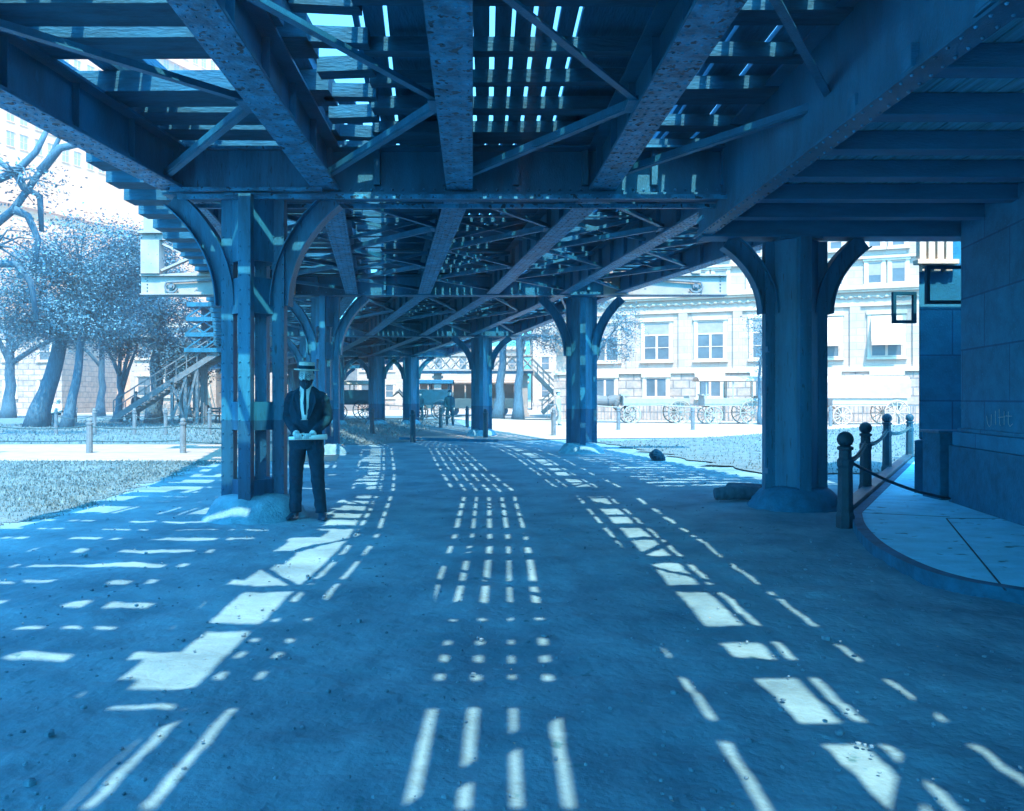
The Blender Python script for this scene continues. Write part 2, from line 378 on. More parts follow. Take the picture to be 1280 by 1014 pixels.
# columns
def column(x, y, top, solid=False, W=.72, arms=True, foot=True, armr=.86, al=1, ar=1, legm=None):
    hw = W / 2 - .09; core = MB()
    z0 = .16
    P = [(x, y - hw), (x + hw, y), (x, y + hw), (x - hw, y)]
    bands = [(z0, .42), (.98, 1.30), (2.3, 2.7), (top - .75, top - .03)] if not solid else [(z0, top - .03)]
    for i in range(4):
        a, b = P[i], P[(i + 1) % 4]
        for (s, e) in bands[-1:]:
            core.hexa((a[0], a[1], 0), (b[0], b[1], 0), -.012, .012, s, e)
    core.box(x - .26, x + .26, y - .26, y + .26, top - .028, top - .002)
    cm = M[legm or 'column']; c = core.build('column', cm, V)
    for (s, e) in bands[:-1]:
        bp_ = MB()
        for i in range(4):
            a, b = P[i], P[(i + 1) % 4]; bp_.hexa((a[0], a[1], 0), (b[0], b[1], 0), -.012, .012, s, e)
        bp_.build('batten_plate', cm, c)
    for i, (a, b) in enumerate(P):
        l = MB(); w = .068
        l.box(a - w, a + w, b - w, b - w + .014, .1, top - .035); l.box(a - w, a + w, b + w - .014, b + w, .1, top - .035)
        l.box(a - w, a - w + .014, b - w + .0145, b + w - .0145, .1, top - .035); l.box(a + w - .014, a + w, b - w + .0145, b + w - .0145, .1, top - .035)
        for zz in [.3 + .16 * k for k in range(int((top - .6) / .16))]:
            for s in (-1, 1):
                l.tube([(a + s * w * .72, b - w, zz), (a + s * w * .72, b - w - .011, zz)], [.012, .006], 6)
        l.build('leg', cm, c)
    if arms:
        for s, on in ((-1, al), (1, ar)):
            if not on: continue
            pts = []
            for k in range(13):
                u = k / 12; ang = u * math.radians(48)
                rr = (armr - .28) / (1 - math.cos(math.radians(48)))
                hh = (top - 2.42) / math.sin(math.radians(48))
                pts.append(Vector((x + s * (hw + .02 + rr * (1 - math.cos(ang))), y - .02, 2.42 + hh * math.sin(ang) - .02)))
            bm_ = MB()
            for (w, t0, t1) in ((.20, -.11, -.095), (.20, .095, .11), (.03, -.0945, .0945)):
                vs = []; 
                for k, p in enumerate(pts):
                    t = (pts[min(k + 1, 12)] - pts[max(k - 1, 0)]).normalized(); nn = Vector((t.z, 0, -t.x)) * s
                    for (dy, dn) in ((-w / 2, t0), (w / 2, t0), (w / 2, t1), (-w / 2, t1)): vs.append(p + nn * dn + Vector((0, dy, 0)))
                fs = []
                for k in range(12):
                    for j in range(4): fs.append((k * 4 + j, k * 4 + (j + 1) % 4, k * 4 + 4 + (j + 1) % 4, k * 4 + 4 + j))
                fs += [(0, 1, 2, 3), (51, 50, 49, 48)]
                bm_.add(vs, fs)
            bm_.build('bracket', cm, c)
    if foot:
        f = MB(); prof = [(.60 - .0, -.06), (.585, -.02), (.56, .02), (.53, .05), (.515, .09), (.49, .13), (.455, .17), (.42, .205), (.38, .228), (.34, .24), (.22, .25), (.05, .252)]; _p = [(.62, -.06), (.60, -.01), (.54, .03), (.50, .10), (.45, .19), (.39, .235), (.30, .25), (.05, .255)]
        base = len(f.v); f.lathe(x, y, prof, 64)
        for i in range(base, len(f.v)):
            v = Vector(f.v[i]); k = 1 + .10 * noise.noise(v * 1.7) + .05 * noise.noise(v * 6) + .03 * noise.noise(v * 17); f.v[i] = (x + (v.x - x) * k, y + (v.y - y) * k, v.z + .03 * noise.noise(v * 4) + .012 * noise.noise(v * 13))
        f.build('footing', M['pierbase' if legm else 'concrete'], c, smooth=True)  # darker material on the right footing stands in for weaker light there
    return c
column(-2.96, 9.2, 3.64, armr=.90, W=.76)
column(-4.55, 19.5, 3.84, armr=1.0)
column(1.72, 19.8, 3.84, solid=True, armr=.95, W=.8)
column(-1.1, 29.0, 3.58, solid=True, W=.8, armr=1.0)
column(-7.3, 29.0, 3.58, W=.8, armr=1.0)
column(-5.3, 42.0, 3.56, solid=True, W=.9, armr=1.1)
column(-7.1, 42.0, 3.56, solid=True, W=.9, armr=1.1)
column(-9.2, 42.0, 3.56, solid=True, W=.8, armr=1.1)
column(-12.6, 58.0, 3.56, solid=True, W=.9, armr=1.1)
column(-15.8, 58.0, 3.56, solid=True, W=.9, armr=1.1)
column(-19.6, 58.0, 3.56, solid=True, W=.9, armr=1.1)
column(-4.2, -4, 3.64, foot=True); column(3.2, -4, 3.64, solid=True)
# bracing between the girders
for b in range(0, 4):
    for g in range(1, 6):
        if b == 0 and g >= 5: continue
        Y0, Y1 = BY[b] + .5, BY[b + 1] - .5; n = 4 if b == 0 else (5 if b == 1 else 3)
        if b == 0: Y0 = 0.2
        br = MB()
        for i in range(n):
            ya = Y0 + (Y1 - Y0) * i / n; yb = Y0 + (Y1 - Y0) * (i + 1) / n
            if i % 2 == 0: ga, gb = g + .06, g + .94
            else: ga, gb = g + .94, g + .06
            za, zc = ZB(ya) + .05, ZB(yb) + .05
            p, q = (GXf(ga, ya), ya, za), (GXf(gb, yb), yb, zc)
            br.bar(p, q, .06, .012); br.hexa(p, q, -.038, -.028, .008, .07)
            br.box(p[0] - .12, p[0] + .12, p[1] - .14, p[1] + .14, za - .021, za - .009)
        br.build('brace', M['steel'], V)
# vertical diaphragms between the girders
for b, ys in ((1, (12.6, 16.0)), (2, (24.0,))):
    for y in ys:
        for g in (1, 2, 3, 4, 5):
            if b == 0 and g >= 5: continue
            xa, xb = GXf(g, y) + .07, GXf(g + 1, y) - .07; z = ZB(y)
            br = MB()
            br.bar((xa, y, z + .09), (xb, y, z + .44), .05, .05); br.bar((xa, y + .06, z + .44), (xb, y + .06, z + .09), .05, .05)
            br.bar((xa, y + .03, z + .455), (xb, y + .03, z + .455), .09, .02)
            br.build('sway_brace', M['steel'], V)
# ties: timber cross pieces
TIES = []
def tie(y, ga, gb, w, th, z=DEP + .002, drop=0.0):
    TIES.append((y, ga, gb, w, th, z, drop))
y = -3.6; k = 0
while y < 60:
    near = y < 20
    if near:
        if not (R.random() < .05 and y > 1 or k == 19):
            e = 0.0 if k % 2 == 0 else .72
            wd = R.uniform(.33, .42) if y > 6.2 else R.uniform(.34, .41)
            tie(y, e if y > 8.6 else .3 if k % 2 else .02, ('A', -.13 + (R.uniform(-.1, .0) if R.random() < .45 else R.uniform(-.32, -.1))), wd, .15 if e else .19)
        y += R.uniform(.50, .66) if y < 9 else R.uniform(.46, .60)
    else:
        tie(y, 0.0 if k % 2 == 0 else .7, ('A', -.15), .3, .15); y += .62 if y < 32 else .95
    k += 1
for (ya, yb) in ((-3.5, -3.1), (-2.2, -1.4), (-.9, -.75), (-.1, .08), (1.0, 1.3), (1.45, 1.58), (1.75, 1.85), (2.0, 2.3), (2.42, 2.75), (3.32, 3.42), (4.2, 4.42), (4.85, 5.2), (5.55, 5.85), (6.6, 6.72), (7.25, 7.36), (7.9, 8.1), (8.6, 9.0), (9.7, 9.8), (10.3, 10.7), (11.3, 11.4), (11.9, 12.6), (13.3, 13.45), (14.1, 14.6), (15.2, 15.3), (15.9, 16.5), (17.2, 17.3), (17.9, 18.5), (19.3, 19.9)):
    tie((ya + yb) / 2, ('A', .15), ('D', -.5), yb - ya, .12)
for (yc, w) in ((-2.6, .12), (-1.2, .1), (1.1, .13), (2.2, .12), (3.16, .12), (5.9, .14)) + tuple((6.5 + .58 * i, .13 + .05 * (i % 2)) for i in range(22)):
    tie(yc, ('A', -.3), ('A', .2), w, .13)
for (ya, yb) in ((-3.2, -2.9), (-2.0, -1.8), (-.9, -.6), (-.3, -.12), (.65, .8), (1.38, 1.6), (1.95, 2.2), (3.12, 3.3), (4.05, 4.32), (5.2, 5.28), (5.9, 6.15), (6.7, 6.85), (7.4, 7.8), (8.4, 8.6), (9.2, 9.7), (10.3, 10.45), (11, 11.6), (12.2, 12.35), (13.1, 13.6), (14.3, 14.4), (15.1, 15.6), (16.3, 16.4), (17.2, 17.8), (18.6, 18.8)):
    tie((ya + yb) / 2, ('D', -.47), ('E', 0), yb - ya, .12)
y = 9.8
while y < 20: tie(y, 5.03, 6.12, .25, .13); y += R.uniform(.40, .5)
y = 20.4
while y < 62: tie(y, ('A', .13), 6.1, .3, .14); y += (.62 if y < 32 else 1.1) * R.uniform(.9, 1.1)
TIES.sort(key=lambda t: abs(t[0] - 6))
stuff = MB()
for i, (y, ga, gb, w, th, z, dr) in enumerate(TIES):
    zz = ZB(y) + z; yaw = R.uniform(-.03, .03)
    mbx = MB() if i < 98 else stuff
    x0, x1 = GXf(ga, y), GXf(gb, y)
    mbx.box8([(x0, y - w / 2 - yaw, zz), (x1, y - w / 2 + yaw, zz), (x1, y + w / 2 + yaw, zz), (x0, y + w / 2 - yaw, zz),
              (x0, y - w / 2 - yaw, zz + th), (x1, y - w / 2 + yaw, zz + th), (x1, y + w / 2 + yaw, zz + th), (x0, y + w / 2 - yaw, zz + th)])
    if i < 98: mbx.build('tie', M['tie'], V)
so_ = stuff.build('tie', M['tie'], V); so_['kind'] = 'stuff'
# longitudinal planks between the slots
def strip(ga, gb, h0, h1, Ya=-3.9, Yb=74, mt='plank', name='deck_plank', amin=0):
    m = MB(); ys = [Ya] + [b for b in (5, 9.2, 12, 14, 16, 19.5, 29, 42, 58, 66) if Ya < b < Yb] + [Yb]
    yy = []
    for a, b in zip(ys, ys[1:]):
        n = max(1, int((b - a) / 3.3))
        for i in range(n): yy.append((a + (b - a) * i / n, a + (b - a) * (i + 1) / n))
    for (a, b) in yy:
        j = R.uniform(-.006, .006)
        x = [GXf(ga, a) + j, GXf(gb, a) + j, GXf(gb, b) + j, GXf(ga, b) + j]; za, zb_ = ZB(a), ZB(b); e = .004
        m.box8([(x[0], a + e, za + h0), (x[1], a + e, za + h0), (x[2], b - e, zb_ + h0), (x[3], b - e, zb_ + h0),
                (x[0], a + e, za + h1), (x[1], a + e, za + h1), (x[2], b - e, zb_ + h1), (x[3], b - e, zb_ + h1)])
    return m.build(name, M[mt], V)
H0, H1 = .70, .76
EDG = [(('A', .13), ('A', .177)), (('A', .220), ('A', .378)), (('A', .418), ('C', -.02))]
for k in range(5): EDG.append((('C', .175 * k + .02), ('C', .175 * k + .155)))
EDG += [(('C', .895), ('D', -.46)), (('D', -.42), ('D', -.28)), (('D', -.24), ('D', -.11)), (('D', .11), ('D', .17)), (('D', .21), ('D', .52)), (('D', .56), ('E', .1))]
for (a, b) in EDG: strip(a, b, H0, H1)
strip(1.80, ('A', -.34), H1 + .065, H1 + .10, Ya=5.9, Yb=7.7, name='sun_blocking_board')  # board added to keep the sun off the man below
for ga, gb in ((.08, .3), (.42, .6), (.8, .95), (1.16, 1.26), (1.36, 1.5), (1.55, 1.72), (1.86, 1.99), (2.14, 2.26), (5.08, 5.22), (5.4, 5.6), (5.85, 6.0)):  # extra boards added to break the sun slits into dashes
    y = (-3 if ga < 5 else 10.8) + R.random()
    while y < 28:
        l = R.uniform(.8, 2.6)
        if (1.3 < ga < 1.8 and 5 < y < 8.8) or (.7 < ga < 1.8 and y < 5.5 and R.random() < .6): y += 1; continue
        strip(ga, gb, H1 + .065, H1 + .10, Ya=y, Yb=y + l, name='sun_blocking_board'); y += l + R.uniform(.5, 2.4)
strip(2.0, ('A', -.15), H0, H1, Yb=.9); strip(('A', -.15), ('A', .13), H0, H1, Yb=.85); strip(1.2, 1.98, H0, H1, Yb=.3)
for (a, b) in ((1.06, 1.14), (1.27, 1.31), (1.78, 1.83), (2.02, 2.12), (.70, .74)): strip(a, b, H0 + .01, H1 + .06, name='guard_timber')
for (a, b) in ((5.25, 5.3), (5.75, 5.8)): strip(a, b, H0, H1 + .03, Ya=10.6, name='guard_timber')
strip(.02, .16, .70, .74, Ya=9.5, name='walkway_plank')
# sunlit laced rail posts on the left edge
# ------------------------------------------------------------------ station platform overhead at right
PL = empty('station_platform', (4.5, 10, 0), 'low station platform overhead at right, long boards above dark joists, on one thick column', 'platform')
def fas(Y): return 2.40 + (9.95 - Y) * .035
m = MB()
ys = [-5 + .17 * i for i in range(90)]
m2 = MB()
nb = 0; x = 2.35
while x < 11:
    w = .15; m2.box(x, x + w, max(-5.5, min(9.9, 10.15 - (x - .05 - 2.38) / .0358)), 10.2, 3.57 + R.uniform(-.004, .004), 3.61); x += w + .02
m2.build('board', M['board'], PL)
MB().prism([(2.97, -5.6), (11.2, -5.6), (11.2, 10.25), (2.42, 10.25)], 3.63, 3.69).build('deck', M['joist'], PL)
yj = 10.0; k = 0
while yj > -5:
    j = MB(); d = .25; w = .13 if k else .16
    if k: j.box(2.5, 10.5, yj - w / 2, yj + w / 2, 3.42, 3.565); j.box(2.5, 10.5, yj - w / 2 - .02, yj + w / 2 + .02, 3.40, 3.418)
    else: j.box(2.38, 10.5, yj - .1, yj + .1, 3.36, 3.565); j.box(2.35, 10.5, yj - .16, yj + .16, 3.33, 3.358)
    j.build('joist', M['joist'], PL, bevel=.004); yj -= .82; k += 1
m = MB(); p, q = (2.93, -5.2, 3.36), (2.38, 10.15, 3.36)
m.hexa(p, q, -.09, .09, 0, .022); m.hexa(p, q, -.012, .012, .024, .86); m.hexa(p, q, -.15, .15, .862, .885); m.hexa(p, q, -.03, -.014, .024, .11)
fg = m.build('fascia_girder', M['steel'], PL)
m = MB()
for i in range(118):
    for s in (-.06, .06):
        u = (i + .5) / 118; c = Vector(p).lerp(Vector(q), u) + Vector((s, 0, 0)); m.tube([c, c + Vector((0, 0, -.012))], [.014, .007], 6)
rv = m.build('rivet', M['rivet'], fg); rv['kind'] = 'stuff'
Vs = V; V = PL
column(3.55, 10.05, 3.33, solid=True, W=.82, armr=.80, legm='plaincolumn')
V = Vs
m = MB(); m.box(3.10, 3.14, 9.7, 9.8, 1.9, 1.97); m.box(3.10, 3.14, 9.7, 9.8, .42, .49); m.build('pintle', M['steel'], PL)
# ------------------------------------------------------------------ ground
def axis(lo, hi, segs):
    out = []
    for a, b, s in segs:
        n = max(1, int(round((b - a) / s)))
        out += [a + (b - a) * i / n for i in range(n)]
    return out + [segs[-1][1]]
XS = axis(0, 0, [(-900, -100, 200), (-100, -20, 20), (-20, -7, 1), (-7, 4.5, .05), (4.5, 12, .5), (12, 40, 7), (40, 100, 20), (100, 900, 200)])
YS = axis(0, 0, [(-400, -20, 95), (-20, 1, 3), (1, 9, .05), (9, 17, .12), (17, 30, 1), (30, 100, 10), (100, 1500, 200)])
vs = []; fs = []
for y in YS:
    for x in XS:
        z = 0
        if -7 < x < 4.5 and 1 < y < 17:
            fade = max(0, min(1, (x + 5.1) / 1.5, (4.5 - x) / .6, (y - 1) / .5, (17 - y) / 2))
            v = Vector((x, y, 0))
            rut = 0
            for o_ in (-2.1, -.75, .7, 2.0):
                d_ = x - (o_ - .0045 * y * y + .25 * math.sin(y * .35 + o_)); rut -= .012 * math.exp(-(d_ / .09) ** 2) * (.6 + noise.noise(Vector((o_, y, 3))))
            z = fade * (.016 * noise.noise(v * 1.1) + .013 * noise.noise(v * 4) + .012 * noise.noise(v * 10) + rut - .022)
        vs.append((x, y, z))
nx = len(XS)
for j in range(len(YS) - 1):
    for i in range(nx - 1): fs.append((j * nx + i, j * nx + i + 1, (j + 1) * nx + i + 1, (j + 1) * nx + i))
MB().add(vs, fs).build('ground', M['dirt'], smooth=True)['kind'] = 'structure'
def flat(name, pts, z, mt, n=None):
    m = MB(); m.add([(p[0], p[1], z) for p in pts], [tuple(range(len(pts)))]); o = m.build(name, M[mt]); o['kind'] = 'structure'; return o
def wob(a, b, n, amp, seed):
    a = Vector(a); b = Vector(b); d = (b - a); nn = Vector((d.y, -d.x)).normalized()
    return [tuple(a + d * (i / n) + nn * amp * noise.noise(Vector((i * .7, seed, 0)))) for i in range(n)]
def G(*p): return [gp(*q) for q in p]
# left lawns and path
e = G((-500, 672), (-60, 664), (60, 648), (170, 610), (235, 586), (282, 576))
lawnA = wob(e[0], e[1], 3, .1, 1) + wob(e[1], e[2], 14, .3, 2) + wob(e[2], e[3], 16, .45, 3) + wob(e[3], e[4], 14, .5, 4) + [e[4]] + G((282, 577), (-500, 577))
flat('lawn', lawnA, .006, 'lawn')
flat('path', G((-600, 577), (420, 577), (430, 556), (-600, 556)), .010, 'path')
flat('lawn', G((-900, 556), (470, 556), (600, 544), (560, 521), (-1500, 521)), .014, 'lawn')
flat('street', [(-700, 62), (-6, 62), (-1, 42), gp(600, 544), gp(500, 547), gp(520, 551), gp(622, 551), gp(745, 549), (7.6, 27.5), (11, 27.5), gp(1300, 545), (300, 29), (300, 400), (-700, 400)], .020, 'road')
e = G((745, 553), (880, 548), (1150, 530), (1400, 530), (1400, 575), (1150, 592), (960, 594))
flat('lawn', [e[0], e[1], e[2], e[3], e[4], e[5]] + wob(e[6], e[0], 26, .6, 8), .024, 'lawn')
# grass blades on the lawns in front
m = MB(); r2 = random.Random(5)
def inpoly(x, y, P):
    c = False; j = len(P) - 1
    for i in range(len(P)):
        if (P[i][1] > y) != (P[j][1] > y) and x < (P[j][0] - P[i][0]) * (y - P[i][1]) / (P[j][1] - P[i][1]) + P[i][0]: c = not c
        j = i
    return c
def blades(poly, n, x0, x1, y0, y1, hs, z):
    c = 0
    while c < n:
        u = r2.random(); y = y0 + (y1 - y0) * u ** 1.4; x = x0 + (x1 - x0) * r2.random(); c += 1
        if not inpoly(x, y, poly): continue
        x += r2.gauss(0, .10); y += r2.gauss(0, .12)
        cl = .5 + noise.noise(Vector((x, y, 0)) * .8)
        if r2.random() > .35 + cl: continue
        h = hs * r2.uniform(.5, 1.3) * (1 + y * .02); a = r2.uniform(0, 6.28); w = .005 + y * .0006; lx, ly = r2.uniform(-.6, .6) * h, r2.uniform(-.6, .6) * h
        m.add([(x - w * math.cos(a), y - w * math.sin(a), z), (x + w * math.cos(a), y + w * math.sin(a), z), (x + lx, y + ly, z + h)], [(0, 1, 2)])
lawnB = [e[0], e[1], e[2], e[3], e[4], e[5], e[6]]
blades([(p[0] - .0, p[1]) for p in lawnA], 90000, -15, -3.8, 7.5, 17.2, .028, .004)
blades(lawnB, 26000, 2, 26, 13.5, 43, .04, .02)
blades([(-25, 23.6), (-4, 23.6), (-3, 60), (-40, 60)], 20000, -26, -3, 23.6, 50, .05, .012)
tag(m.build('grass', M['blade']), 'short pale turf growing on the park lawns', 'grass', kind='stuff')
# pebbles and litter on the dirt
m = MB()
for i in range(2600):
    y = 1.8 + 16 * r2.random() ** 1.7; x = r2.uniform(-.75, .45) * (y + 2)
    if x > 3.0 and y < 11: continue
    s = r2.uniform(.003, .011) * (1 + (r2.random() ** 14) * 1.3)
    st = len(m.v)
    m.ball((x, y, -.012 + s * .3), s, 5, 3, (r2.uniform(.8, 1.5), r2.uniform(.8, 1.4), .7))
tag(m.build('pebbles', M['pebble']), 'small stones and grit scattered over the dirt road', 'pebbles', kind='stuff')
m = MB()
for i in range(46):
    y = 2.2 + 9 * r2.random() ** 1.3; x = r2.uniform(-.6, .5) * (y + 1)
    if x > 2.9: continue
    s = r2.uniform(.005, .011); a = r2.uniform(0, 6.28)
    c, d = math.cos(a) * s, math.sin(a) * s
    m.add([(x - c, y - d, .002), (x + d * .6, y - c * .6, .004), (x + c, y + d, .003), (x - d * .6, y + c * .6, .006)], [(0, 1, 2, 3)])
tag(m.build('litter', M['path']), 'scraps of pale litter and dead leaves lying on the dirt', 'litter', kind='stuff')
# sidewalk with kerb at right
cv = G((1142, 575), (1065, 648), (1069, 665), (1089, 688), (1128, 712), (1180, 732), (1257, 748))
cv += [(3.9, 4.75), (5.0, 4.2), (14, 3.2), (14, 17.5)]
def smoothc(P, k):
    out = []
    for i in range(len(P) - 1):
        p0, p1, p2, p3 = P[max(i - 1, 0)], P[i], P[i + 1], P[min(i + 2, len(P) - 1)]
        for j in range(k):
            t = j / k
            out.append(tuple(.5 * (2 * p1[c] + (p2[c] - p0[c]) * t + (2 * p0[c] - 5 * p1[c] + 4 * p2[c] - p3[c]) * t * t + (3 * p1[c] - p0[c] - 3 * p2[c] + p3[c]) * t ** 3) for c in (0, 1)))
    return out + [P[-1]]
curve = [cv[0]] + smoothc(cv[1:9], 8)
poly = curve + [(14, 3.2), (14, 17.5)]
o = MB().prism(poly[::-1], -.05, .066).build('sidewalk', M['sidewalk']); o['kind'] = 'structure'
m = MB()
def off(P, d):
    out = []
    for i in range(len(P)):
        a = Vector(P[max(i - 1, 0)]); b = Vector(P[min(i + 1, len(P) - 1)]); t = (b - a).normalized(); out.append((P[i][0] - t.y * d, P[i][1] + t.x * d))
    return out
ci = off(curve, .10); c0 = off(curve, -.004)
for i in range(len(curve) - 1):
    m.add([(c0[i][0], c0[i][1], -.05), (c0[i + 1][0], c0[i + 1][1], -.05), (c0[i + 1][0], c0[i + 1][1], .072), (c0[i][0], c0[i][1], .072), (ci[i][0], ci[i][1], .072), (ci[i + 1][0], ci[i + 1][1], .072), (ci[i][0], ci[i][1], .05), (ci[i + 1][0], ci[i + 1][1], .05)], [(0, 1, 2, 3), (3, 2, 5, 4), (4, 5, 7, 6)])
o = m.build('kerb', M['kerb']); o['kind'] = 'structure'
# joints in the cement
m = MB()
for a, b in (((1183, 648), (1257, 738)), ((1060, 640), (1187, 646))):
    a = gp(*a, z=.07); b = gp(*b, z=.07); m.hexa((*a, .0675), (*b, .0675), -.007, .007, 0, .002)
a = gp(1183, 648, .07); 
m.hexa((*a, .0675), (9, a[1] + .1, .0675), -.007, .007, 0, .002)
o = m.build('walk_joint', M['rock']); o['kind'] = 'structure'
# park edge kerbs
m = MB(); a = gp(500, 550); b = gp(622, 553); m.hexa((*a, 0), (*b, 0), -.06, .06, -.02, .09); a = gp(622, 553); b = gp(745, 551); 
o = m.build('edging', M['kerb']); o['kind'] = 'structure'
# ------------------------------------------------------------------ masonry piers at right
PA = empty('stone_pier', (5.5, 9, .066), 'dark dressed stone pier with chalk scribbles and stepped base, at the right picture edge', 'pier')
pa = [(5.50, 9.8), (5.02, 7.0), (8.2, 6.6), (8.2, 9.8)]
def grow(P, d):
    c = Vector((sum(p[0] for p in P) / len(P), sum(p[1] for p in P) / len(P)))
    return [(p[0] + (d if p[0] > c.x else -d), p[1] + (d if p[1] > c.y else -d)) for p in P]
MB().prism(pa[::-1], .98, 3.56).build('shaft', M['pier'], PA)
m = MB(); m.prism(grow(pa, .10)[::-1], .03, .76); m.build('plinth', M['pierbase'], PA, bevel=.01)
m = MB(); m.prism(grow(pa, .07)[::-1], .763, .93); m.prism(grow(pa, .03)[::-1], .933, .978); m.build('base_course', M['pier'], PA, bevel=.008)
MB().prism([(4.98, -5.6), (8.2, -5.6), (8.2, 6.4), (4.98, 6.4)], .03, 3.56).build('added_shade_wall', M['pier'], PA)  # unseen wall added to darken the ground at right
def wallpt(y, z, o=.004):                                # on the visible face of pier A
    t = (9.8 - y) / 2.8; return (5.50 - .48 * t - o, y, z)
m = MB()
for pts in ([(9.05, 1.14), (9.02, 1.05), (8.97, 1.02), (8.93, 1.04), (8.92, 1.16)], [(8.82, 1.20), (8.81, 1.05)], [(8.72, 1.22), (8.71, 1.06), (8.69, 1.04)], [(8.60, 1.20), (8.60, 1.05)], [(8.74, 1.13), (8.58, 1.14)],
            [(8.50, 1.20), (8.50, 1.07), (8.46, 1.04), (8.40, 1.07)], [(8.56, 1.15), (8.42, 1.15)]):
    m.tube([wallpt(*p) for p in pts], .0025, 4)
m.build('chalk_mark', M['chalk'], PA)
PB = empty('granite_pier', (5.9, 11, .066), 'tall stone pier with bright fluted corbel at its top, standing behind the chalked one', 'pier')
MB().prism([(5.54, 10.9), (8.2, 10.9), (8.2, 13.2), (7.5, 13.2)], .78, 6.2).build('shaft', M['pier'], PB, bevel=.02)
MB().prism([(5.42, 10.78), (8.3, 10.78), (8.3, 13.3), (7.4, 13.3)], .03, .776).build('plinth', M['pierbase'], PB, bevel=.012)
c = MB()
for i in range(4): c.box(5.50 + .125 * i, 5.59 + .125 * i, 10.79 + i * .01, 10.895, 3.22, 3.56)
c.box(5.46, 6.02, 10.76, 10.896, 3.15, 3.215); 
for i in range(3): c.box(5.54 + .16 * i, 5.63 + .16 * i, 10.80, 10.894, 3.06, 3.145)
c.build('corbel', M['trim'], PB, bevel=.006)
def sign(x0, x1, y, z0, z1, label):
    s = empty('sign_frame', ((x0 + x1) / 2, y, (z0 + z1) / 2), label, 'sign frame', 'square frames fixed to the piers')
    w = .042; f = MB(); f.box(x0, x1, y - .03, y + .03, z0, z0 + w); f.box(x0, x1, y - .03, y + .03, z1 - w, z1)
    f.box(x0, x0 + w, y - .03, y + .03, z0 + w + .001, z1 - w - .001); f.box(x1 - w, x1, y - .03, y + .03, z0 + w + .001, z1 - w - .001)
    f.build('frame', M['iron_black'], s)
    g = bpy.data.materials.get('clear_pane')
    if not g:
        g = bpy.data.materials.new('clear_pane'); g.use_nodes = True; n = g.node_tree.nodes; l = g.node_tree.links
        tr = n.new('ShaderNodeBsdfTransparent'); tr.inputs[0].default_value = (.8, .88, .9, 1); gl = n.new('ShaderNodeBsdfGlossy'); gl.inputs['Roughness'].default_value = .1
        mxs = n.new('ShaderNodeMixShader'); mxs.inputs[0].default_value = .08; l.new(tr.outputs[0], mxs.inputs[1]); l.new(gl.outputs[0], mxs.inputs[2]); l.new(mxs.outputs[0], n['Material Output'].inputs[0])
    MB().box(x0 + w, x1 - w, y - .004, y + .004, z0 + w, z1 - w).build('pane', g, s)
sign(5.30, 5.85, 10.25, 2.55, 3.04, 'larger dark square frame hung before the pier, just right of the smaller one')
sign(5.22, 5.54, 10.98, 2.37, 2.80, 'smaller dark square frame sticking out from the pier edge against the pale building')
b = empty('utility_box', (5.5, 10.3, .066), 'dark lidded box standing on the walk against the foot of the pier', 'box')
MB().box(5.36, 5.78, 10.02, 10.45, .064, .9).build('body', M['pierbase'], b, bevel=.01)
MB().box(5.33, 5.80, 9.99, 10.47, .903, .935).build('lid', M['steel'], b, bevel=.006)
# ball-topped posts and their chain
def ballpost(x, y, h, label, zb=0.0, s=1.0):
    p = MB(); 
    p.lathe(x, y, [(.10 * s, zb - .05), (.10 * s, zb + .1), (.085 * s, zb + .14), (.078 * s, zb + h * .62), (.088 * s, zb + h * .64), (.088 * s, zb + h * .70), (.07 * s, zb + h * .72), (.068 * s, zb + h - .19), (.088 * s, zb + h - .18), (.088 * s, zb + h - .155), (.05 * s, zb + h - .14)], 8)
    e = empty('ball_post', (x, y, zb), label, 'post', 'ball topped posts beside the kerb at right')
    p.build('shaft', M['post'], e); MB().ball((x, y, zb + h - .075), .085 * s, 14, 10).build('ball', M['post'], e, smooth=True)
    return e
BP = [(3.52, 8.45, .98), (4.95, 11.2, 1.0), (6.75, 14.4, 1.06), (8.65, 17.4, 1.0)]
for (x, y, h), lb in zip(BP, ('nearest and largest ball topped iron post, where the kerb begins to curve', 'ball topped iron post second from the camera, leaning close to the kerb', 'ball topped iron post third from the camera, tall against the grass', 'farthest ball topped iron post, beside the edge of the stone pier')):
    ballpost(x, y, h, lb)
def chain(a, b, sag, r, name, label, cat, group=None, mt='rope', n=14, links=False):
    a = Vector(a); b = Vector(b); m = MB(); pts = []
    for i in range(n + 1):
        t = i / n; p = a.lerp(b, t); p.z -= sag * 4 * t * (1 - t); pts.append(p)
    if links:
        L = sum((pts[i + 1] - pts[i]).length for i in range(n)); k = int(L / .075)
        for i in range(k):
            u = (i + .5) / k * n; j = min(n - 1, int(u)); c = pts[j].lerp(pts[j + 1], u - j); t = (pts[j + 1] - pts[j]).normalized()
            s = t.cross(Vector((0, 0, 1))).normalized(); w = s if i % 2 else s.cross(t)
            ring = [c + t * (.05 * math.cos(q)) + w * (.026 * math.sin(q)) for q in [k_ * math.pi / 4 for k_ in range(9)]]
            m.tube(ring, .010, 5, cap=False)
    else: m.tube(pts, r, 6)
    return tag(m.build(name, M[mt], smooth=True), label, cat, group)
for i, lb in enumerate(('heavy chain hanging between the two nearest ball topped posts', 'heavy chain hanging from the second to the third ball topped post', 'heavy chain hanging from the third to the farthest ball topped post')):
    a, b_ = BP[i], BP[i + 1]; chain((a[0] + .03, a[1] + .06, a[2] * .70), (b_[0] - .03, b_[1] - .06, b_[2] * .72), .08, .02, 'chain', lb, 'chain', 'chains of the ball topped posts', links=True)
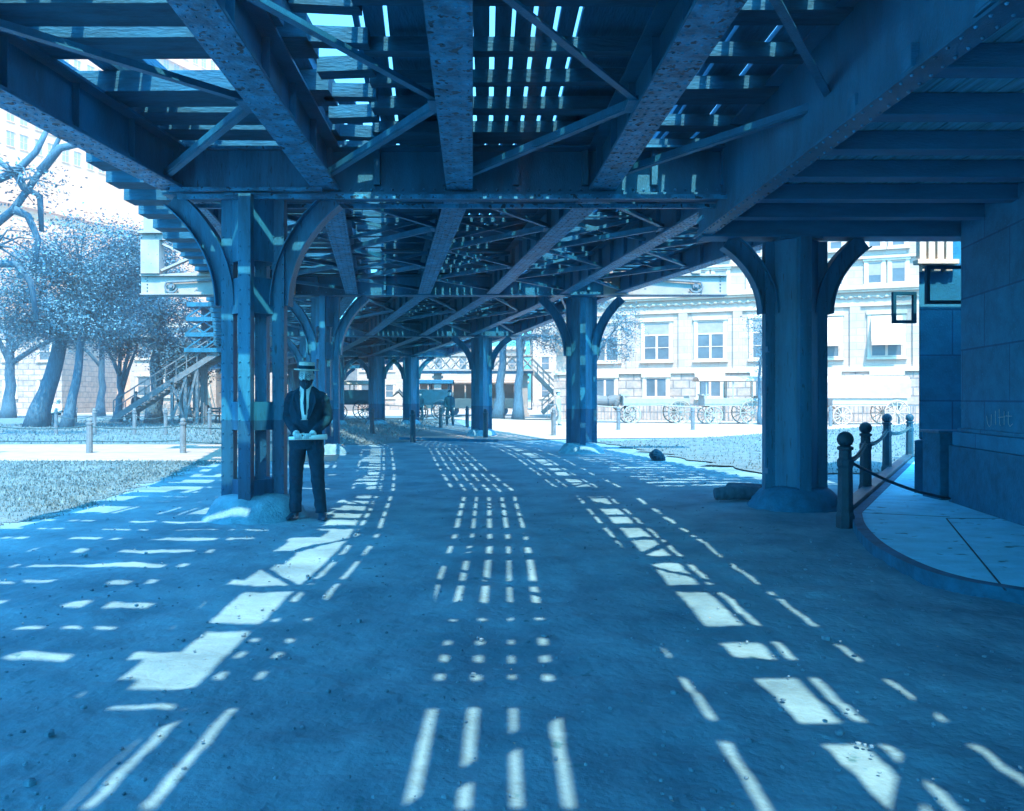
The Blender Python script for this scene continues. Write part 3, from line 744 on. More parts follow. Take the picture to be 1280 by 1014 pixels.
chain((3.60, 8.5, .66), (5.33, 9.75, .12), .06, .018, 'iron_rod', 'long slim rail slanting down from the nearest ball topped post to the pier foot', 'rail', mt='post')
m = MB(); a = gp(1143, 574); b_ = gp(1066, 646); m.bar((a[0] - .12, a[1], .06), (b_[0] - .1, b_[1], .06), .16, .12)
tag(m.build('kerb_timber', M['post'], bevel=.01), 'squared dark timber lying along the straight kerb behind the posts', 'timber')
for i, (y0, dx, lb) in enumerate(((10.55, 0, 'longer rough log lying on the dirt beside the thick column foot'), (10.85, .25, 'shorter rough log lying behind the longer one'))):
    m = MB(); m.tube([(2.68 + dx, y0, .08), (2.95, y0 + .02, .10), (3.25, y0, .095), (3.5, y0 - .03, .09)], [.08, .10, .095, .085], 10)
    tag(m.build('log', M['bark'], smooth=True), lb, 'log', 'logs beside the thick column')
m = MB(); st = 0; m.ball((3.15, 17.3, .11), .17, 14, 10, (1.0, .8, .8))
for i, v in enumerate(m.v):
    w = Vector(v) - Vector((3.15, 17.3, .11)); k = 1 + .55 * noise.noise(w * 7); m.v[i] = tuple(Vector((3.15, 17.3, .11)) + w * k)
tag(m.build('rock', M['rock']), 'lone dark lump of rock on the dirt in the striped shade', 'rock')
# ------------------------------------------------------------------ park posts
def ppost(x, y, h, r, label, group, mt='palepost', zb=0.0):
    m = MB(); m.lathe(x, y, [(r, zb - .03), (r * .95, zb + h * .8), (r * 1.15, zb + h * .81), (r * 1.15, zb + h * .86), (r * .8, zb + h * .87), (r * .9, zb + h * .93), (r * .5, zb + h)], 10)
    return tag(m.build('fence_post', M[mt], smooth=False), label, 'post', group)
FR = [(-17.3, 19.9), (-15.0, 19.8), (-12.7, 19.7), (-10.35, 19.6), (-8.06, 19.6), (-5.7, 19.7)]
gL = 'posts along the near edge of the left path'
for (x, y), lb in zip(FR[2:5], ('pale wooden post at the path edge, left of the two plain near posts', 'pale wooden post at the path edge, under the trees at left', 'pale wooden post at the path edge, nearest the clustered column at left')):
    ppost(x, y, .86, .075, lb, gL, zb=.01)
for i in range(2, 4):
    for zz, nm in ((.66, 'upper'), (.30, 'lower')):
        chain((FR[i][0], FR[i][1], zz), (FR[i + 1][0], FR[i + 1][1], zz + .02), .07 if zz > .5 else .02, .016, 'rope', '%s rope of the left path fence, %s' % (nm, 'in its left-hand span' if i == 2 else 'in its right-hand span'), 'rope', 'ropes between the left path posts')
for zz in (.66, .30): chain((-8.06, 19.6, zz), (-5.7, 19.7, zz), .06, .016, 'rope', '%s rope running from the right-hand path post to behind the column' % ('upper' if zz > .5 else 'lower'), 'rope', 'ropes between the left path posts')
BK = [70, 118, 168, 207, 262]
pv = None
for i, px in enumerate(BK):
    y = 29.5; x = (px - 640) / 1000 * y
    ppost(x, y, 1.0, .07, 'slim post standing in the lawn beyond the path, %s from the left edge' % ('first', 'second', 'third', 'fourth', 'fifth')[i], 'posts in the lawn beyond the left path')
    if pv: chain((pv, y, .72), (x, y, .72), .12, .014, 'rope', 'rope hanging between the %s and %s lawn posts from the left edge' % (('first', 'second', 'third', 'fourth')[i - 1], ('second', 'third', 'fourth', 'fifth')[i - 1]), 'rope', 'ropes between the lawn posts')
    pv = x
CP = [(465, 30.5, 'dark post on the far lawn, left of the middle columns', 'post'), (516, 24.6, 'dark post at the bend of the kerb in the middle of the road', 'post'), (551, 37, 'dark post left of the small standing man', 'post'), (584, 37.5, 'dark post right of the small standing man', 'post'),
      (607, 27.3, 'post standing just in front of the slimmer middle column', 'post'), (692, 28.9, 'grey post in the pale road left of the banded column', 'palepost'), (773, 34, 'grey post in the pale road by the horse', 'palepost'), (866, 34, 'grey post before the building, by the wagon wheels', 'palepost'), (1038, 38.5, 'grey post between the thick column and the ball posts', 'palepost'), (1123, 41, 'grey post beyond the ball posts, nearest the stone pier', 'palepost')]
for px, y, lb, mt in CP: ppost((px - 640) / 1000 * y, y, .98, .085, lb, 'street posts beyond the railway', mt, zb=.02)
def PX(px, y): return (px - 640) / 1000 * y
for (a, ya, b_, yb, lb) in ((465, 30.5, 551, 37, 'long rail from the far lawn post to the post by the small man'), (551, 37, 584, 37.5, 'rail between the two posts beside the small man'), (584, 37.5, 692, 28.9, 'chain running behind the slimmer middle column to the pale road')):
    chain((PX(a, ya), ya, .6), (PX(b_, yb), yb, .6), .08, .022, 'chain', lb, 'chain', 'chains of the street posts')
# ------------------------------------------------------------------ buildings
def building(name, loc, ang, label, L, H, D, wall):
    b_ = empty(name, loc, label, 'building', rz=ang)
    MB().box(0, L, .0, D, -.2, H).build('wall', M[wall], b_, local=True)
    return b_
def window(b_, x, z0, z1, w, kind='sash', depth=.18, off=0.0):
    fr = MB(); t = .07; y = -off
    # stone surround standing proud, reveal, sash frame
    fr.box(x - w / 2 - .18, x - w / 2, y - .09, y + .02, z0 - .02, z1 + .02); fr.box(x + w / 2, x + w / 2 + .18, y - .09, y + .02, z0 - .02, z1 + .02)
    fr.box(x - w / 2 - .24, x + w / 2 + .24, y - .14, y + .02, z1 + .021, z1 + .26); fr.box(x - w / 2 - .24, x + w / 2 + .24, y - .16, y + .02, z0 - .16, z0 - .021)
    o = fr.build('window', M['trim'], b_, local=True)
    s = MB(); yy = y - .03
    s.box(x - w / 2, x - w / 2 + t, yy - .03, yy + .02, z0, z1); s.box(x + w / 2 - t, x + w / 2, yy - .03, yy + .02, z0, z1)
    s.box(x - w / 2 + t, x + w / 2 - t, yy - .03, yy + .02, z0, z0 + t); s.box(x - w / 2 + t, x + w / 2 - t, yy - .03, yy + .02, z1 - t, z1)
    if kind in ('double', 'awning', 'base'): s.box(x - .07, x + .07, yy - .031, yy + .021, z0 + t, z1 - (z1 - z0) * (.36 if kind == 'double' else .1))
    if kind in ('double',): 
        zt = z1 - (z1 - z0) * .36; s.box(x - w / 2 + t, x + w / 2 - t, yy - .029, yy + .019, zt, zt + .1)
        zm = z0 + (zt - z0) * .5
        s.box(x - w / 2 + t, x - .071, yy - .025, yy + .015, zm, zm + .05); s.box(x + .071, x + w / 2 - t, yy - .025, yy + .015, zm, zm + .05)
    if kind == 'sash': zm = (z0 + z1) / 2; s.box(x - w / 2 + t, x + w / 2 - t, yy - .029, yy + .019, zm, zm + .06)
    s.build('sash', M['frame'], o, local=True)
    MB().box(x - w / 2 + .02, x + w / 2 - .02, yy + .0, yy + .012, z0 + .02, z1 - .02).build('pane', M['glass'], o, local=True)
    if kind == 'double' or kind == 'blind':
        k = R.choice((.36, .5, .62)) if kind == 'blind' else .36
        MB().box(x - w / 2 + t + .01, x + w / 2 - t - .01, yy - .012, yy - .004, z1 - (z1 - z0) * k, z1 - t).build('blind', M['blind'], o, local=True)
    if kind == 'awning':
        a = MB(); zt = z1 - .05; zb = z0 + (z1 - z0) * .26; p = .75
        a.add([(x - w / 2, yy - .05, zt), (x + w / 2, yy - .05, zt), (x + w / 2, yy - p, zb + .2), (x - w / 2, yy - p, zb + .2), (x + w / 2, yy - p, zb), (x - w / 2, yy - p, zb), (x - w / 2, yy - .05, zt - .02), (x + w / 2, yy - .05, zt - .02), (x + w / 2, yy - p + .02, zb + .19), (x - w / 2, yy - p + .02, zb + .19)],
              [(0, 3, 2, 1), (3, 5, 4, 2), (6, 7, 8, 9)])
        a.build('awning', M['awning'], o, local=True)
    return o
ux = Vector((.937, -.349)); ang = math.atan2(ux.y, ux.x); A0 = Vector((11, 50)) - ux * 8.6
CB = building('stone_building', (A0.x, A0.y, 0), ang, 'large pale stone office building with awnings and carved cornice, seen past the right column', 34, 19, 14, 'stone')
MB().box(-.12, 34.1, -.22, 0, -.2, 2.9).build('basement', M['rust'], CB, local=True)
for (z0, z1, d) in ((2.93, 3.05, .34), (3.053, 3.2, .28), (6.72, 6.82, .12), (7.55, 7.68, .22), (7.683, 7.86, .36), (9.45, 9.56, .2), (11.9, 12.1, .3)):
    MB().box(-.1, 34.1, -d, -.002, z0, z1).build('cornice', M['trim'], CB, local=True)
fr = MB()
for i in range(70):
    x = .2 + i * .48; fr.lathe(x, -.06, [(.09, 7.2), (.13, 7.27), (.09, 7.34)], 6)
    fr.tube([(x + .1, -.05, 7.27), (x + .24, -.07, 7.18 + .12 * (i % 2)), (x + .38, -.05, 7.27)], .035, 5)
fr.build('frieze', M['trim'], CB, local=True)
s0 = 8.6; WX = [s0 - 5.25, s0 - 1.95, s0 + 1.37, s0 + 4.67, s0 + 7.95, s0 + 11.27, s0 + 14.6, s0 + 17.9]
for i, x in enumerate(WX):
    window(CB, x, 3.78, 6.2, 1.65, 'awning' if i in (4, 5, 6) else 'double')
    window(CB, x, 1.45, 2.68, 1.35, 'base', off=.22)
    for d in (-.62, .62):
        window(CB, x + d, 8.0, 9.3, .78, 'blind'); window(CB, x + d, 10.1, 11.0, .72, 'sash')
        window(CB, x + d, 12.7, 14.4, .8, 'sash')
for i in range(9):
    x = s0 - 6.9 + 3.3 * i
    if 0 < x < 34: MB().box(x - .28, x + .28, -.12, -.002, 3.205, 6.7).build('pilaster', M['stone'], CB, local=True)
# doorstep block between basement windows
for i in (2, 4): MB().box(WX[i] + .95, WX[i] + 2.4, -.6, -.225, -.1, 2.75).build('buttress', M['rust'], CB, local=True)
r_ = empty('area_railing', (A0.x, A0.y, 0), 'low iron picket railing along the foot of the pale stone building', 'railing', rz=ang)
m = MB()
for i in range(150): m.box(i * .22 + .0, i * .22 + .03, -2.0, -1.97, 0, 1.0)
o = m.build('picket', M['palepost'], r_, local=True); o['kind'] = 'stuff'
MB().box(0, 33, -2.01, -1.96, .95, 1.0).build('rail', M['palepost'], r_, local=True)
# tall brick tower in the haze at left
tu = Vector((9.5, 21)); ta = math.atan2(tu.y, tu.x)
TW = building('office_tower', (-78, 89, 0), ta, 'tall yellowish brick office tower with paired windows, pale with distance above the left trees', 62, 62, 30, 'brick')
m = MB(); g_ = MB(); cnt = 0
wins = []
for r in range(10, 22):
    for i in range(15):
        for d in (-.95, .95): wins.append((3 + 4.1 * i + d, 2 + r * 3.4))
wins.sort(key=lambda w: abs(w[1] - 44) + abs(w[0] - 28) * .7)
for i, (x, z) in enumerate(wins):
    w = MB(); t = w if i < 100 else m
    t.box(x - .62, x + .62, -.09, .14, z - .12, z); t.box(x - .62, x + .62, -.09, .14, z + 2.0, z + 2.18); t.box(x - .04, x + .04, -.04, .04, z, z + 2.0); t.box(x - .5, x + .5, -.04, .04, z + .96, z + 1.04)
    gg = MB() if i < 100 else g_
    gg.box(x - .5, x + .5, -.02, .05, z, z + 2.0)
    if i < 100: o = t.build('window', M['brick'], TW, local=True); gg.build('pane', M['blind'], o, local=True)
o = m.build('window', M['brick'], TW, local=True); o['kind'] = 'stuff'; o2 = g_.build('pane', M['blind'], o, local=True); o2['kind'] = 'stuff'
for z in (28, 45.6, 58): MB().box(-.3, 62.3, -.5, -.1, z, z + .6).build('cornice', M['brick'], TW, local=True)
# lower buildings behind the park
def plain(name, x, y, ang, label, L, H, D, wall, rows, cols, wz=1.5, wh=1.6, ww=1.0, roof=True):
    b_ = building(name, (x, y, 0), ang, label, L, H, D, wall)
    for r in range(rows):
        for i in range(cols): window(b_, L * (i + .5) / cols, wz + r * 3.3, wz + wh + r * 3.3, ww, 'sash')
    MB().box(-.25, L + .25, -.3, D + .2, H + .002, H + .35).build('cornice', M['trim'], b_, local=True)
    if wall != 'rust': MB().box(-.08, L + .08, -.1, -.002, .0, .9).build('basement', M['rust'], b_, local=True)
    return b_
plain('low_building', -56, 72, 0, 'rusticated pale stone building with arched base behind the leftmost trunks', 15.5, 8, 10, 'rust', 2, 5)
plain('low_building', -39.5, 84, 0, 'long low white building seen behind the stair at left', 21.5, 5.2, 9, 'stone', 1, 9)
plain('low_building', -33.4, 70, 0, 'pale house with sash windows right behind the stair trestle', 7.5, 7.6, 8, 'stone', 2, 3, wz=1.6, wh=1.7, ww=1.2)
plain('low_building', -25.5, 98, 0, 'distant pale building closing the view under the railway', 27, 7.4, 9, 'stone', 2, 9)
plain('low_building', 2.5, 96, 0, 'distant tall pale building behind the trees in the middle', 24, 15, 9, 'stone', 4, 8)
# ------------------------------------------------------------------ trees
def tree(px, Y, h, tr, lean, crown, nclump, label, leaf=.115, per=66, lm='leaf', group='park trees', fork=0, top=None, cr=.55):
    rr = random.Random(int(px * 13 + Y)); x0 = PX(px, Y)
    t = empty('tree', (x0, Y, 0), label, 'tree', group)
    tk = MB(); th = h * (top or .55)
    def tp(u): return Vector((x0 + lean * u ** 1.1, Y + .3 * math.sin(u * 3), th * u))
    pts = [tp(i / 8) + Vector((rr.uniform(-.06, .06), rr.uniform(-.06, .06), 0)) * tr * 4 for i in range(9)]; pts[0].z = -.1
    rad = [tr * (1.5 if i == 0 else 1.12 if i == 1 else 1 - .055 * i) for i in range(9)]
    tk.tube(pts, rad, 12)
    ends = []
    for (cx, cz, rx, rz) in crown:
        c = Vector((x0 + cx, Y + rr.uniform(-.2, .2) * rx, cz)); s = pts[rr.choice((5, 6, 7, 8))] if cz > th * .8 else pts[rr.choice((4, 5, 6))]
        mid = s.lerp(c, .5) + Vector((rr.uniform(-.4, .4), rr.uniform(-.4, .4), rr.uniform(.1, .6)))
        tk.tube([s, s.lerp(mid, .5) + Vector((0, 0, .15)), mid, mid.lerp(c, .6), c], [tr * .5, tr * .42, tr * .32, tr * .22, tr * .1], 7)
        for k in range(9):
            a = Vector((rr.gauss(0, 1), rr.gauss(0, 1), rr.gauss(0, 1))).normalized()
            e = c + Vector((a.x * rx * .85, a.y * rx * .85, a.z * rz * .85)); s2 = mid.lerp(c, rr.uniform(.2, 1))
            m2 = s2.lerp(e, .5) + Vector((rr.uniform(-.2, .2), rr.uniform(-.2, .2), rr.uniform(0, .3)))
            tk.tube([s2, m2, e], [tr * .16, tr * .1, tr * .03], 5)
            ends.append((m2, e))
    tk.build('trunk', M['bark'], t, smooth=True)
    lf = MB()
    for i in range(nclump):
        cx, cz, rx, rz = crown[rr.randrange(len(crown))]
        if i % 3 == 0 and ends: a, b_ = rr.choice(ends); c = a.lerp(b_, rr.uniform(.3, 1.15))
        else:
            a = Vector((rr.gauss(0, 1), rr.gauss(0, 1), rr.gauss(0, 1))).normalized() * (rr.random() ** .45)
            c = Vector((x0 + cx + a.x * rx, Y + a.y * rx, cz + a.z * rz))
        s = rr.uniform(.45, 1.2) * cr
        for k in range(per):
            p = c + Vector((rr.gauss(0, 1) * s, rr.gauss(0, 1) * s, rr.gauss(0, .55) * s - .1 * s))
            l = leaf * rr.uniform(.5, 1.25)
            u = Vector((rr.gauss(0, 1), rr.gauss(0, 1), rr.gauss(0, .6))).normalized(); v = u.cross(Vector((rr.gauss(0, .6), rr.gauss(0, .6), 1))).normalized()
            lf.v += [tuple(p - u * l * .6), tuple(p - v * l * .32), tuple(p + u * l * .6), tuple(p + v * l * .32)]
            n = len(lf.v); lf.f.append((n - 4, n - 3, n - 2, n - 1))
    lf.build('crown', M[lm], t)
    return t
tree(46, 38, 12, .42, 1.6, [(-.5, 6.2, 2.6, 1.6), (1.5, 7.6, 2.4, 1.8), (.6, 4.9, 2.2, 1.1), (3.0, 6.0, 2.0, 1.5)], 430, 'thick trunked old tree leaning right at the left edge of the park')
tree(84, 36, 10.5, .22, .8, [(.6, 8.2, 2.3, 1.5), (2.2, 6.9, 2.2, 1.6), (-1.0, 7.0, 2.0, 1.4), (1.2, 5.2, 2.2, 1.2), (3.2, 8.0, 1.7, 1.2)], 500, 'slender dark trunked tree between the leaning tree and the forked one')
t3 = tree(146, 46, 9, .24, .1, [(-1.6, 6.0, 1.6, 1.4), (1.6, 6.2, 1.6, 1.5), (.3, 7.6, 1.9, 1.3), (2.6, 8.4, 1.6, 1.2)], 230, 'light forked tree whose two limbs spread in a V', top=.3)
tree(192, 44, 12, .38, .1, [(-1.8, 4.6, 1.6, 1.1), (1.4, 4.0, 1.9, 1.2), (.6, 6.0, 2.2, 1.4), (-1.2, 8.6, 2.2, 1.6), (1.8, 2.9, 1.2, .8)], 400, 'straight dark trunked tree beside the wooden stair, its leaves low', lm='leafdark', leaf=.14, cr=.5)
tree(-70, 27, 13, .28, .4, [(-1, 9.6, 2.4, 1.2), (2.0, 6.4, 1.6, 1.0), (2.8, 8.6, 1.4, .8)], 60, 'tree at the far left with big bare limbs crossing in front of the tower', top=.75, per=30)
# bare limbs of that tree
lt = [o for o in bpy.data.objects if o.get('label', '').startswith('tree at the far left')][0]
m = MB(); Y = 27
for L_ in ([(-30, 300), (17, 262), (50, 215), (66, 190), (84, 150), (96, 120)], [(-40, 240), (20, 215), (45, 190), (60, 160)], [(50, 215), (75, 185), (110, 178), (130, 165)], [(17, 262), (35, 270), (48, 300), (42, 340)], [(20, 215), (30, 235), (50, 245), (52, 290)], [(-30, 330), (20, 330), (38, 352), (46, 400)]):
    m.tube([at(*p, Y + .2 * i) for i, p in enumerate(L_)], [.15 - .024 * i for i in range(len(L_))], 8)
m.build('limb', M['bark'], lt, smooth=True)
tree(10, 56, 11, .4, 0, [(0, 6, 3, 2), (3.5, 8, 2.8, 2), (7, 7, 3, 2), (-3, 8, 3, 2.2)], 340, 'broad tree behind the leaning tree, far left')
tree(125, 62, 11, .3, 0, [(0, 8, 3, 2), (3.5, 9, 2.8, 2), (-3.5, 7, 3, 2), (1, 10.6, 2.4, 1.4)], 330, 'hazy round tree far behind the forked tree')
tree(232, 58, 9, .3, 0, [(0, 6.4, 2.2, 1.8), (-3, 8.6, 2.4, 1.6), (-1, 5, 1.6, 1.2)], 140, 'pale tree beyond the stair, right of the dark trunked one')
tree(622, 54, 11, .34, .5, [(0, 7.4, 2.2, 1.5), (2.4, 6.0, 2.0, 1.4), (-2.0, 8.4, 2, 1.3)], 130, 'left one of two straight trunks standing close together in the middle')
tree(648, 53, 11, .32, .1, [(.8, 7.2, 2.2, 1.6), (3.0, 5.4, 1.7, 1.2), (2.0, 8.6, 2.2, 1.4)], 130, 'right one of two straight trunks standing close together in the middle')
tree(738, 44, 9, .16, .3, [(.3, 6.4, 1.6, 1.3), (1.7, 5.6, 1.2, 1.3), (-.9, 7.3, 1.6, 1.2), (1.3, 4.2, 1.1, .8)], 90, 'small leafy tree in front of the left end of the stone building', leaf=.1, cr=.4)
tree(950, 41, 7, .1, .1, [(.0, 4.8, .8, 1.2), (.3, 3.4, .7, .9)], 26, 'young street tree half hidden by the left bracket of the thick column', leaf=.1, cr=.35)
for i, (px, y) in enumerate(((300, 120), (360, 128), (430, 118), (500, 125), (575, 122))):
    tree(px, y, 9, .4, 0, [(0, 6.5, 3.5, 2.2), (4, 6, 3.4, 2), (-4, 6, 3, 2)], 60, 'distant tree in the row seen under the railway, %s from the left' % ('first', 'second', 'third', 'fourth', 'fifth')[i], leaf=.4, per=30, group='distant trees under the railway', cr=.9)
# ------------------------------------------------------------------ people
def folds(ob, amp):
    for v in ob.data.vertices:
        p = v.co; n = noise.noise(Vector((p.x * 9, p.y * 9, p.z * 13 + p.x * 8))) + .6 * noise.noise(Vector((p.x * 20, p.y * 20, p.z * 7)))
        k = amp * (1.5 if (p.z < .25 or .42 < p.z < .6 or 1.05 < p.z < 1.2) else .9)
        v.co = p + v.normal * n * k
def person(x, y, label, rz=0, coat='cloth', hat='straw', pose='stand', z=0.0, hi=False, scale=1.0, legs='cloth'):
    p = empty('person', (x, y, z), label, 'person', rz=rz); p.scale = (scale,) * 3
    vx = .0055 if hi else .02
    sit = pose == 'sit'
    dz = -.42 if sit else 0
    # body: head, neck, hands, one continuous figure
    b_ = MB(); hx = .0
    hz = 1.60 + dz
    b_.rings([(hx, -.005, hz - .125, .028, .04), (hx, -.012, hz - .105, .05, .062), (hx, -.008, hz - .06, .066, .085), (hx, 0, hz, .076, .097), (hx, .006, hz + .05, .077, .1), (hx, .008, hz + .095, .062, .082), (hx, .008, hz + .118, .03, .04)], 20)
    b_.tube([(0, .02, 1.34 + dz), (0, .012, 1.45 + dz), (0, .005, 1.53 + dz)], [.06, .054, .055], 14)
    b_.tube([(0, -.092, hz + .025), (0, -.108, hz - .0), (0, -.122, hz - .028), (0, -.098, hz - .04)], [.010, .012, .017, .012], 8)
    for s in (-1, 1):
        b_.ball((s * .079, .01, hz - .005), .03, 10, 6, (.35, .7, 1.1)); b_.ball((s * .033, -.082, hz + .03), .02, 10, 6, (1.5, .6, .55)); b_.ball((s * .036, -.072, hz - .03), .026, 10, 6)
    b_.rings([(0, 0, .95 + dz, .13, .09), (0, 0, 1.2 + dz, .14, .095), (0, .005, 1.36 + dz, .12, .08)], 14)
    b_.tube([(-.15, 0, 1.37 + dz), (0, 0, 1.40 + dz), (.15, 0, 1.37 + dz)], .05, 10)
    if sit:
        LG = [((s * .1, 0, .52), (s * .12, -.42, .5), (s * .12, -.44, .06)) for s in (-1, 1)]
    elif pose == 'walk': LG = [((-.09, 0, .92), (-.1, -.12, .5), (-.1, -.06, .09)), ((.09, 0, .92), (.1, -.02, .5), (.1, .3, .12))]
    else: LG = [((-.09, 0, .92), (-.12, -.015, .5), (-.125, .02, .09)), ((.09, 0, .92), (.13, -.055, .5), (.165, -.035, .09))]
    for l in LG: b_.tube(l, [.075, .05, .035], 10)
    if pose == 'hold':
        AR = [((-.175, .01, 1.39), (-.225, .07, 1.12), (-.07, -.20, .955)), ((.175, .01, 1.39), (.235, .07, 1.12), (.10, -.20, .955))]
    elif sit: AR = [((s * .18, 0, .96), (s * .24, -.05, .72), (s * .12, -.28, .62)) for s in (-1, 1)]
    else: AR = [((s * .18, .01, 1.39), (s * .235, .03, 1.10), (s * .22, -.05, .86)) for s in (-1, 1)]
    for s, a in zip((-1, 1), AR):
        b_.tube(a, [.05, .037, .027], 10)
        w = Vector(a[2]); d = (w - Vector(a[1])).normalized()
        if pose == 'hold':                    # fingers closed round a rolled paper lying along x
            c = w + Vector((-s * .035, -.045, -.012)); b_.tube([w, w + (c - w) * .6, c + Vector((-s * .02, 0, 0))], [(.026, .022), (.036, .02), (.034, .018)], 12)
            for k in range(4):
                fx = c.x - s * (-.018 + .0 * k); bx = c.x + (-.034 + .0225 * k) * 1.0
                ln = (.9, 1.0, .96, .8)[k if s > 0 else 3 - k]
                q = Vector((bx, c.y - .012, c.z + .014))
                b_.tube([q, q + Vector((0, -.030 * ln, .006)), q + Vector((0, -.048 * ln, -.018)), q + Vector((0, -.040 * ln, -.042)), q + Vector((0, -.018, -.052))], [.0095, .0092, .0085, .008, .007], 8)
            q = c + Vector((-s * .036, .004, .012)); b_.tube([q, q + Vector((-s * .014, -.022, .012)), q + Vector((-s * .018, -.046, .006))], [.012, .0105, .008], 8)
        else:
            b_.tube([w, w + d * .05, w + d * .095], [(.022, .03), (.018, .04), (.014, .036)], 10)
            if hi or True:
                for k in range(4): q = w + d * .09 + Vector((0, -.027 + .018 * k, 0)); b_.tube([q, q + d * .04, q + d * .07 + Vector((-s * .01, 0, 0))], [.009, .008, .006], 6)
                q = w + d * .03 + Vector((-s * .005, -.035, 0)); b_.tube([q, q + d * .04 + Vector((0, -.02, 0))], [.011, .008], 6)
    fuse(b_, 'body', M['skin'], p, vx if hi else .014, sm=2)
    # coat
    c = MB()
    if sit: c.rings([(0, 0, .46, .18, .15), (0, 0, .6, .175, .13), (0, 0, .8, .185, .125), (0, 0, .95, .18, .11), (0, 0, 1.02, .13, .08), (0, .01, 1.05, .075, .07)], 20)
    else: c.rings([(0, 0, .78, .185, .130), (0, 0, .9, .18, .130), (0, 0, 1.04, .168, .122), (0, -.004, 1.2, .185, .128), (0, 0, 1.33, .195, .122), (0, .004, 1.41, .175, .10), (0, .01, 1.455, .12, .085), (0, .016, 1.485, .075, .068)], 24)
    for a in AR:
        a_ = [Vector(q) for q in a]; e1 = a_[1].lerp(a_[2], .5); tip = a_[2].lerp(a_[1], .06)
        sx = 1 if a_[0].x > 0 else -1
        c.ball(a_[0] + Vector((-sx * .015, 0, -.03)), .072, 14, 10); el1 = a_[1].lerp(a_[0], .22); el2 = a_[1].lerp(a_[2], .2)
        mid_ = a_[1].lerp((el1 + el2) / 2, .35)
        c.tube([a_[0] + Vector((-sx * .10, 0, -.012)), a_[0] + Vector((-sx * .03, 0, -.015)), a_[0] + Vector((sx * .012, 0, -.065)), a_[0].lerp(a_[1], .5), el1, mid_, el2, e1, tip], [.055, .066, .068, .062, .058, .057, .055, .051, .046], 14)
    co_ = fuse(c, 'coat', M[coat], p, .009 if hi else .02)
    if hi: folds(co_, .007)
    if hi:
        for s in (-1, 1):                                     # lapels
            l = MB(); l.add([(s * .070, -.112, 1.47), (s * .115, -.120, 1.40), (s * .128, -.139, 1.30), (s * .060, -.142, 1.13), (s * .026, -.142, 1.115), (s * .050, -.140, 1.25), (s * .052, -.128, 1.38)], [(0, 1, 2, 3, 4, 5, 6) if s < 0 else (6, 5, 4, 3, 2, 1, 0)])
            o = l.build('lapel', M[coat], p, local=True); o.modifiers.new('t', 'SOLIDIFY').thickness = .012
        sh = MB(); rows = []
        for i in range(9):
            u = i / 8; z_ = 1.495 - .385 * u; w_ = .062 + .012 * math.sin(u * 3) - .018 * u; yb = -(.066 + .068 * min(1, u * 2.6)) - .004
            rows.append([(-w_, yb + .022, z_), (-w_ * .5, yb + .003, z_), (0.0, yb, z_), (w_ * .5, yb + .003, z_), (w_, yb + .022, z_)])
        vs = [q for r in rows for q in r]; fs = [(i * 5 + j, i * 5 + j + 1, i * 5 + j + 6, i * 5 + j + 5) for i in range(8) for j in range(4)]
        sh.add(vs, fs); o = sh.build('shirt', M['shirt'], p, smooth=True, local=True); o.modifiers.new('t', 'SOLIDIFY').thickness = -.01
        cl = MB(); cl.rings([(0, .004, 1.475, .070, .074), (0, .002, 1.50, .068, .072), (0, .0, 1.525, .064, .070)], 24); cl.build('collar', M['shirt'], p, smooth=True, local=True)
        ti = MB(); ti.tube([(0, -.082, 1.495), (.004, -.118, 1.43), (.008, -.146, 1.30), (.012, -.148, 1.17)], [(.020, .008), (.011, .007), (.017, .006), (.010, .005)], 8); ti.ball((0, -.086, 1.50), .017, 10, 6, (1.2, .7, .9))
        ti.build('tie', M[coat], p, smooth=True, local=True)
        for s, a in zip((-1, 1), AR):
            a_ = [Vector(q) for q in a]; t = a_[2].lerp(a_[1], .02); MB().tube([a_[2].lerp(a_[1], .09), t.lerp(a_[2], .9)], [.041, .039], 12).build('cuff', M['shirt'], p, smooth=True, local=True)
        gl = MB()
        for s in (-1, 1): gl.tube([(s * .034 + .024 * math.cos(k * math.pi / 6), -.101 + .004 * abs(math.cos(k * math.pi / 6)), hz + .006 + .02 * math.sin(k * math.pi / 6)) for k in range(13)], .0022, 5, cap=False); gl.tube([(s * .058, -.098, hz + .008), (s * .079, 0, hz + .012)], .002, 5)
        gl.tube([(-.012, -.103, hz + .012), (.012, -.103, hz + .012)], .0022, 5); gl.build('spectacles', M['steel'], p, local=True)
        ey = MB()
        for s in (-1, 1): ey.ball((s * .033, -.085, hz + .006), .0075, 10, 6, (1.1, .7, .8))
        ey.build('eye', M['hair'], p, local=True)
    # legs
    tr_ = MB()
    for l in LG:
        h_, k_, f_ = [Vector(q) for q in l]
        if sit: tr_.tube([h_, h_.lerp(k_, .5), k_, k_.lerp(f_, .5), f_], [.095, .085, .075, .066, .06], 12)
        else: tr_.tube([h_ + Vector((0, 0, .02)), h_.lerp(k_, .45), k_, k_.lerp(f_, .5) + Vector((0, .01, 0)), f_ + Vector((0, .0, -.02))], [(.105, .11), (.094, .096), (.078, .08), (.07, .072), (.066, .074)], 14)
    tr_.rings([(0, 0, .86 + (dz if not sit else -.40), .16, .115), (0, 0, .98 + (dz if not sit else -.40), .165, .12)], 16)
    to = fuse(tr_, 'trousers', M[legs], p, .010 if hi else .02)
    if hi: folds(to, .011)
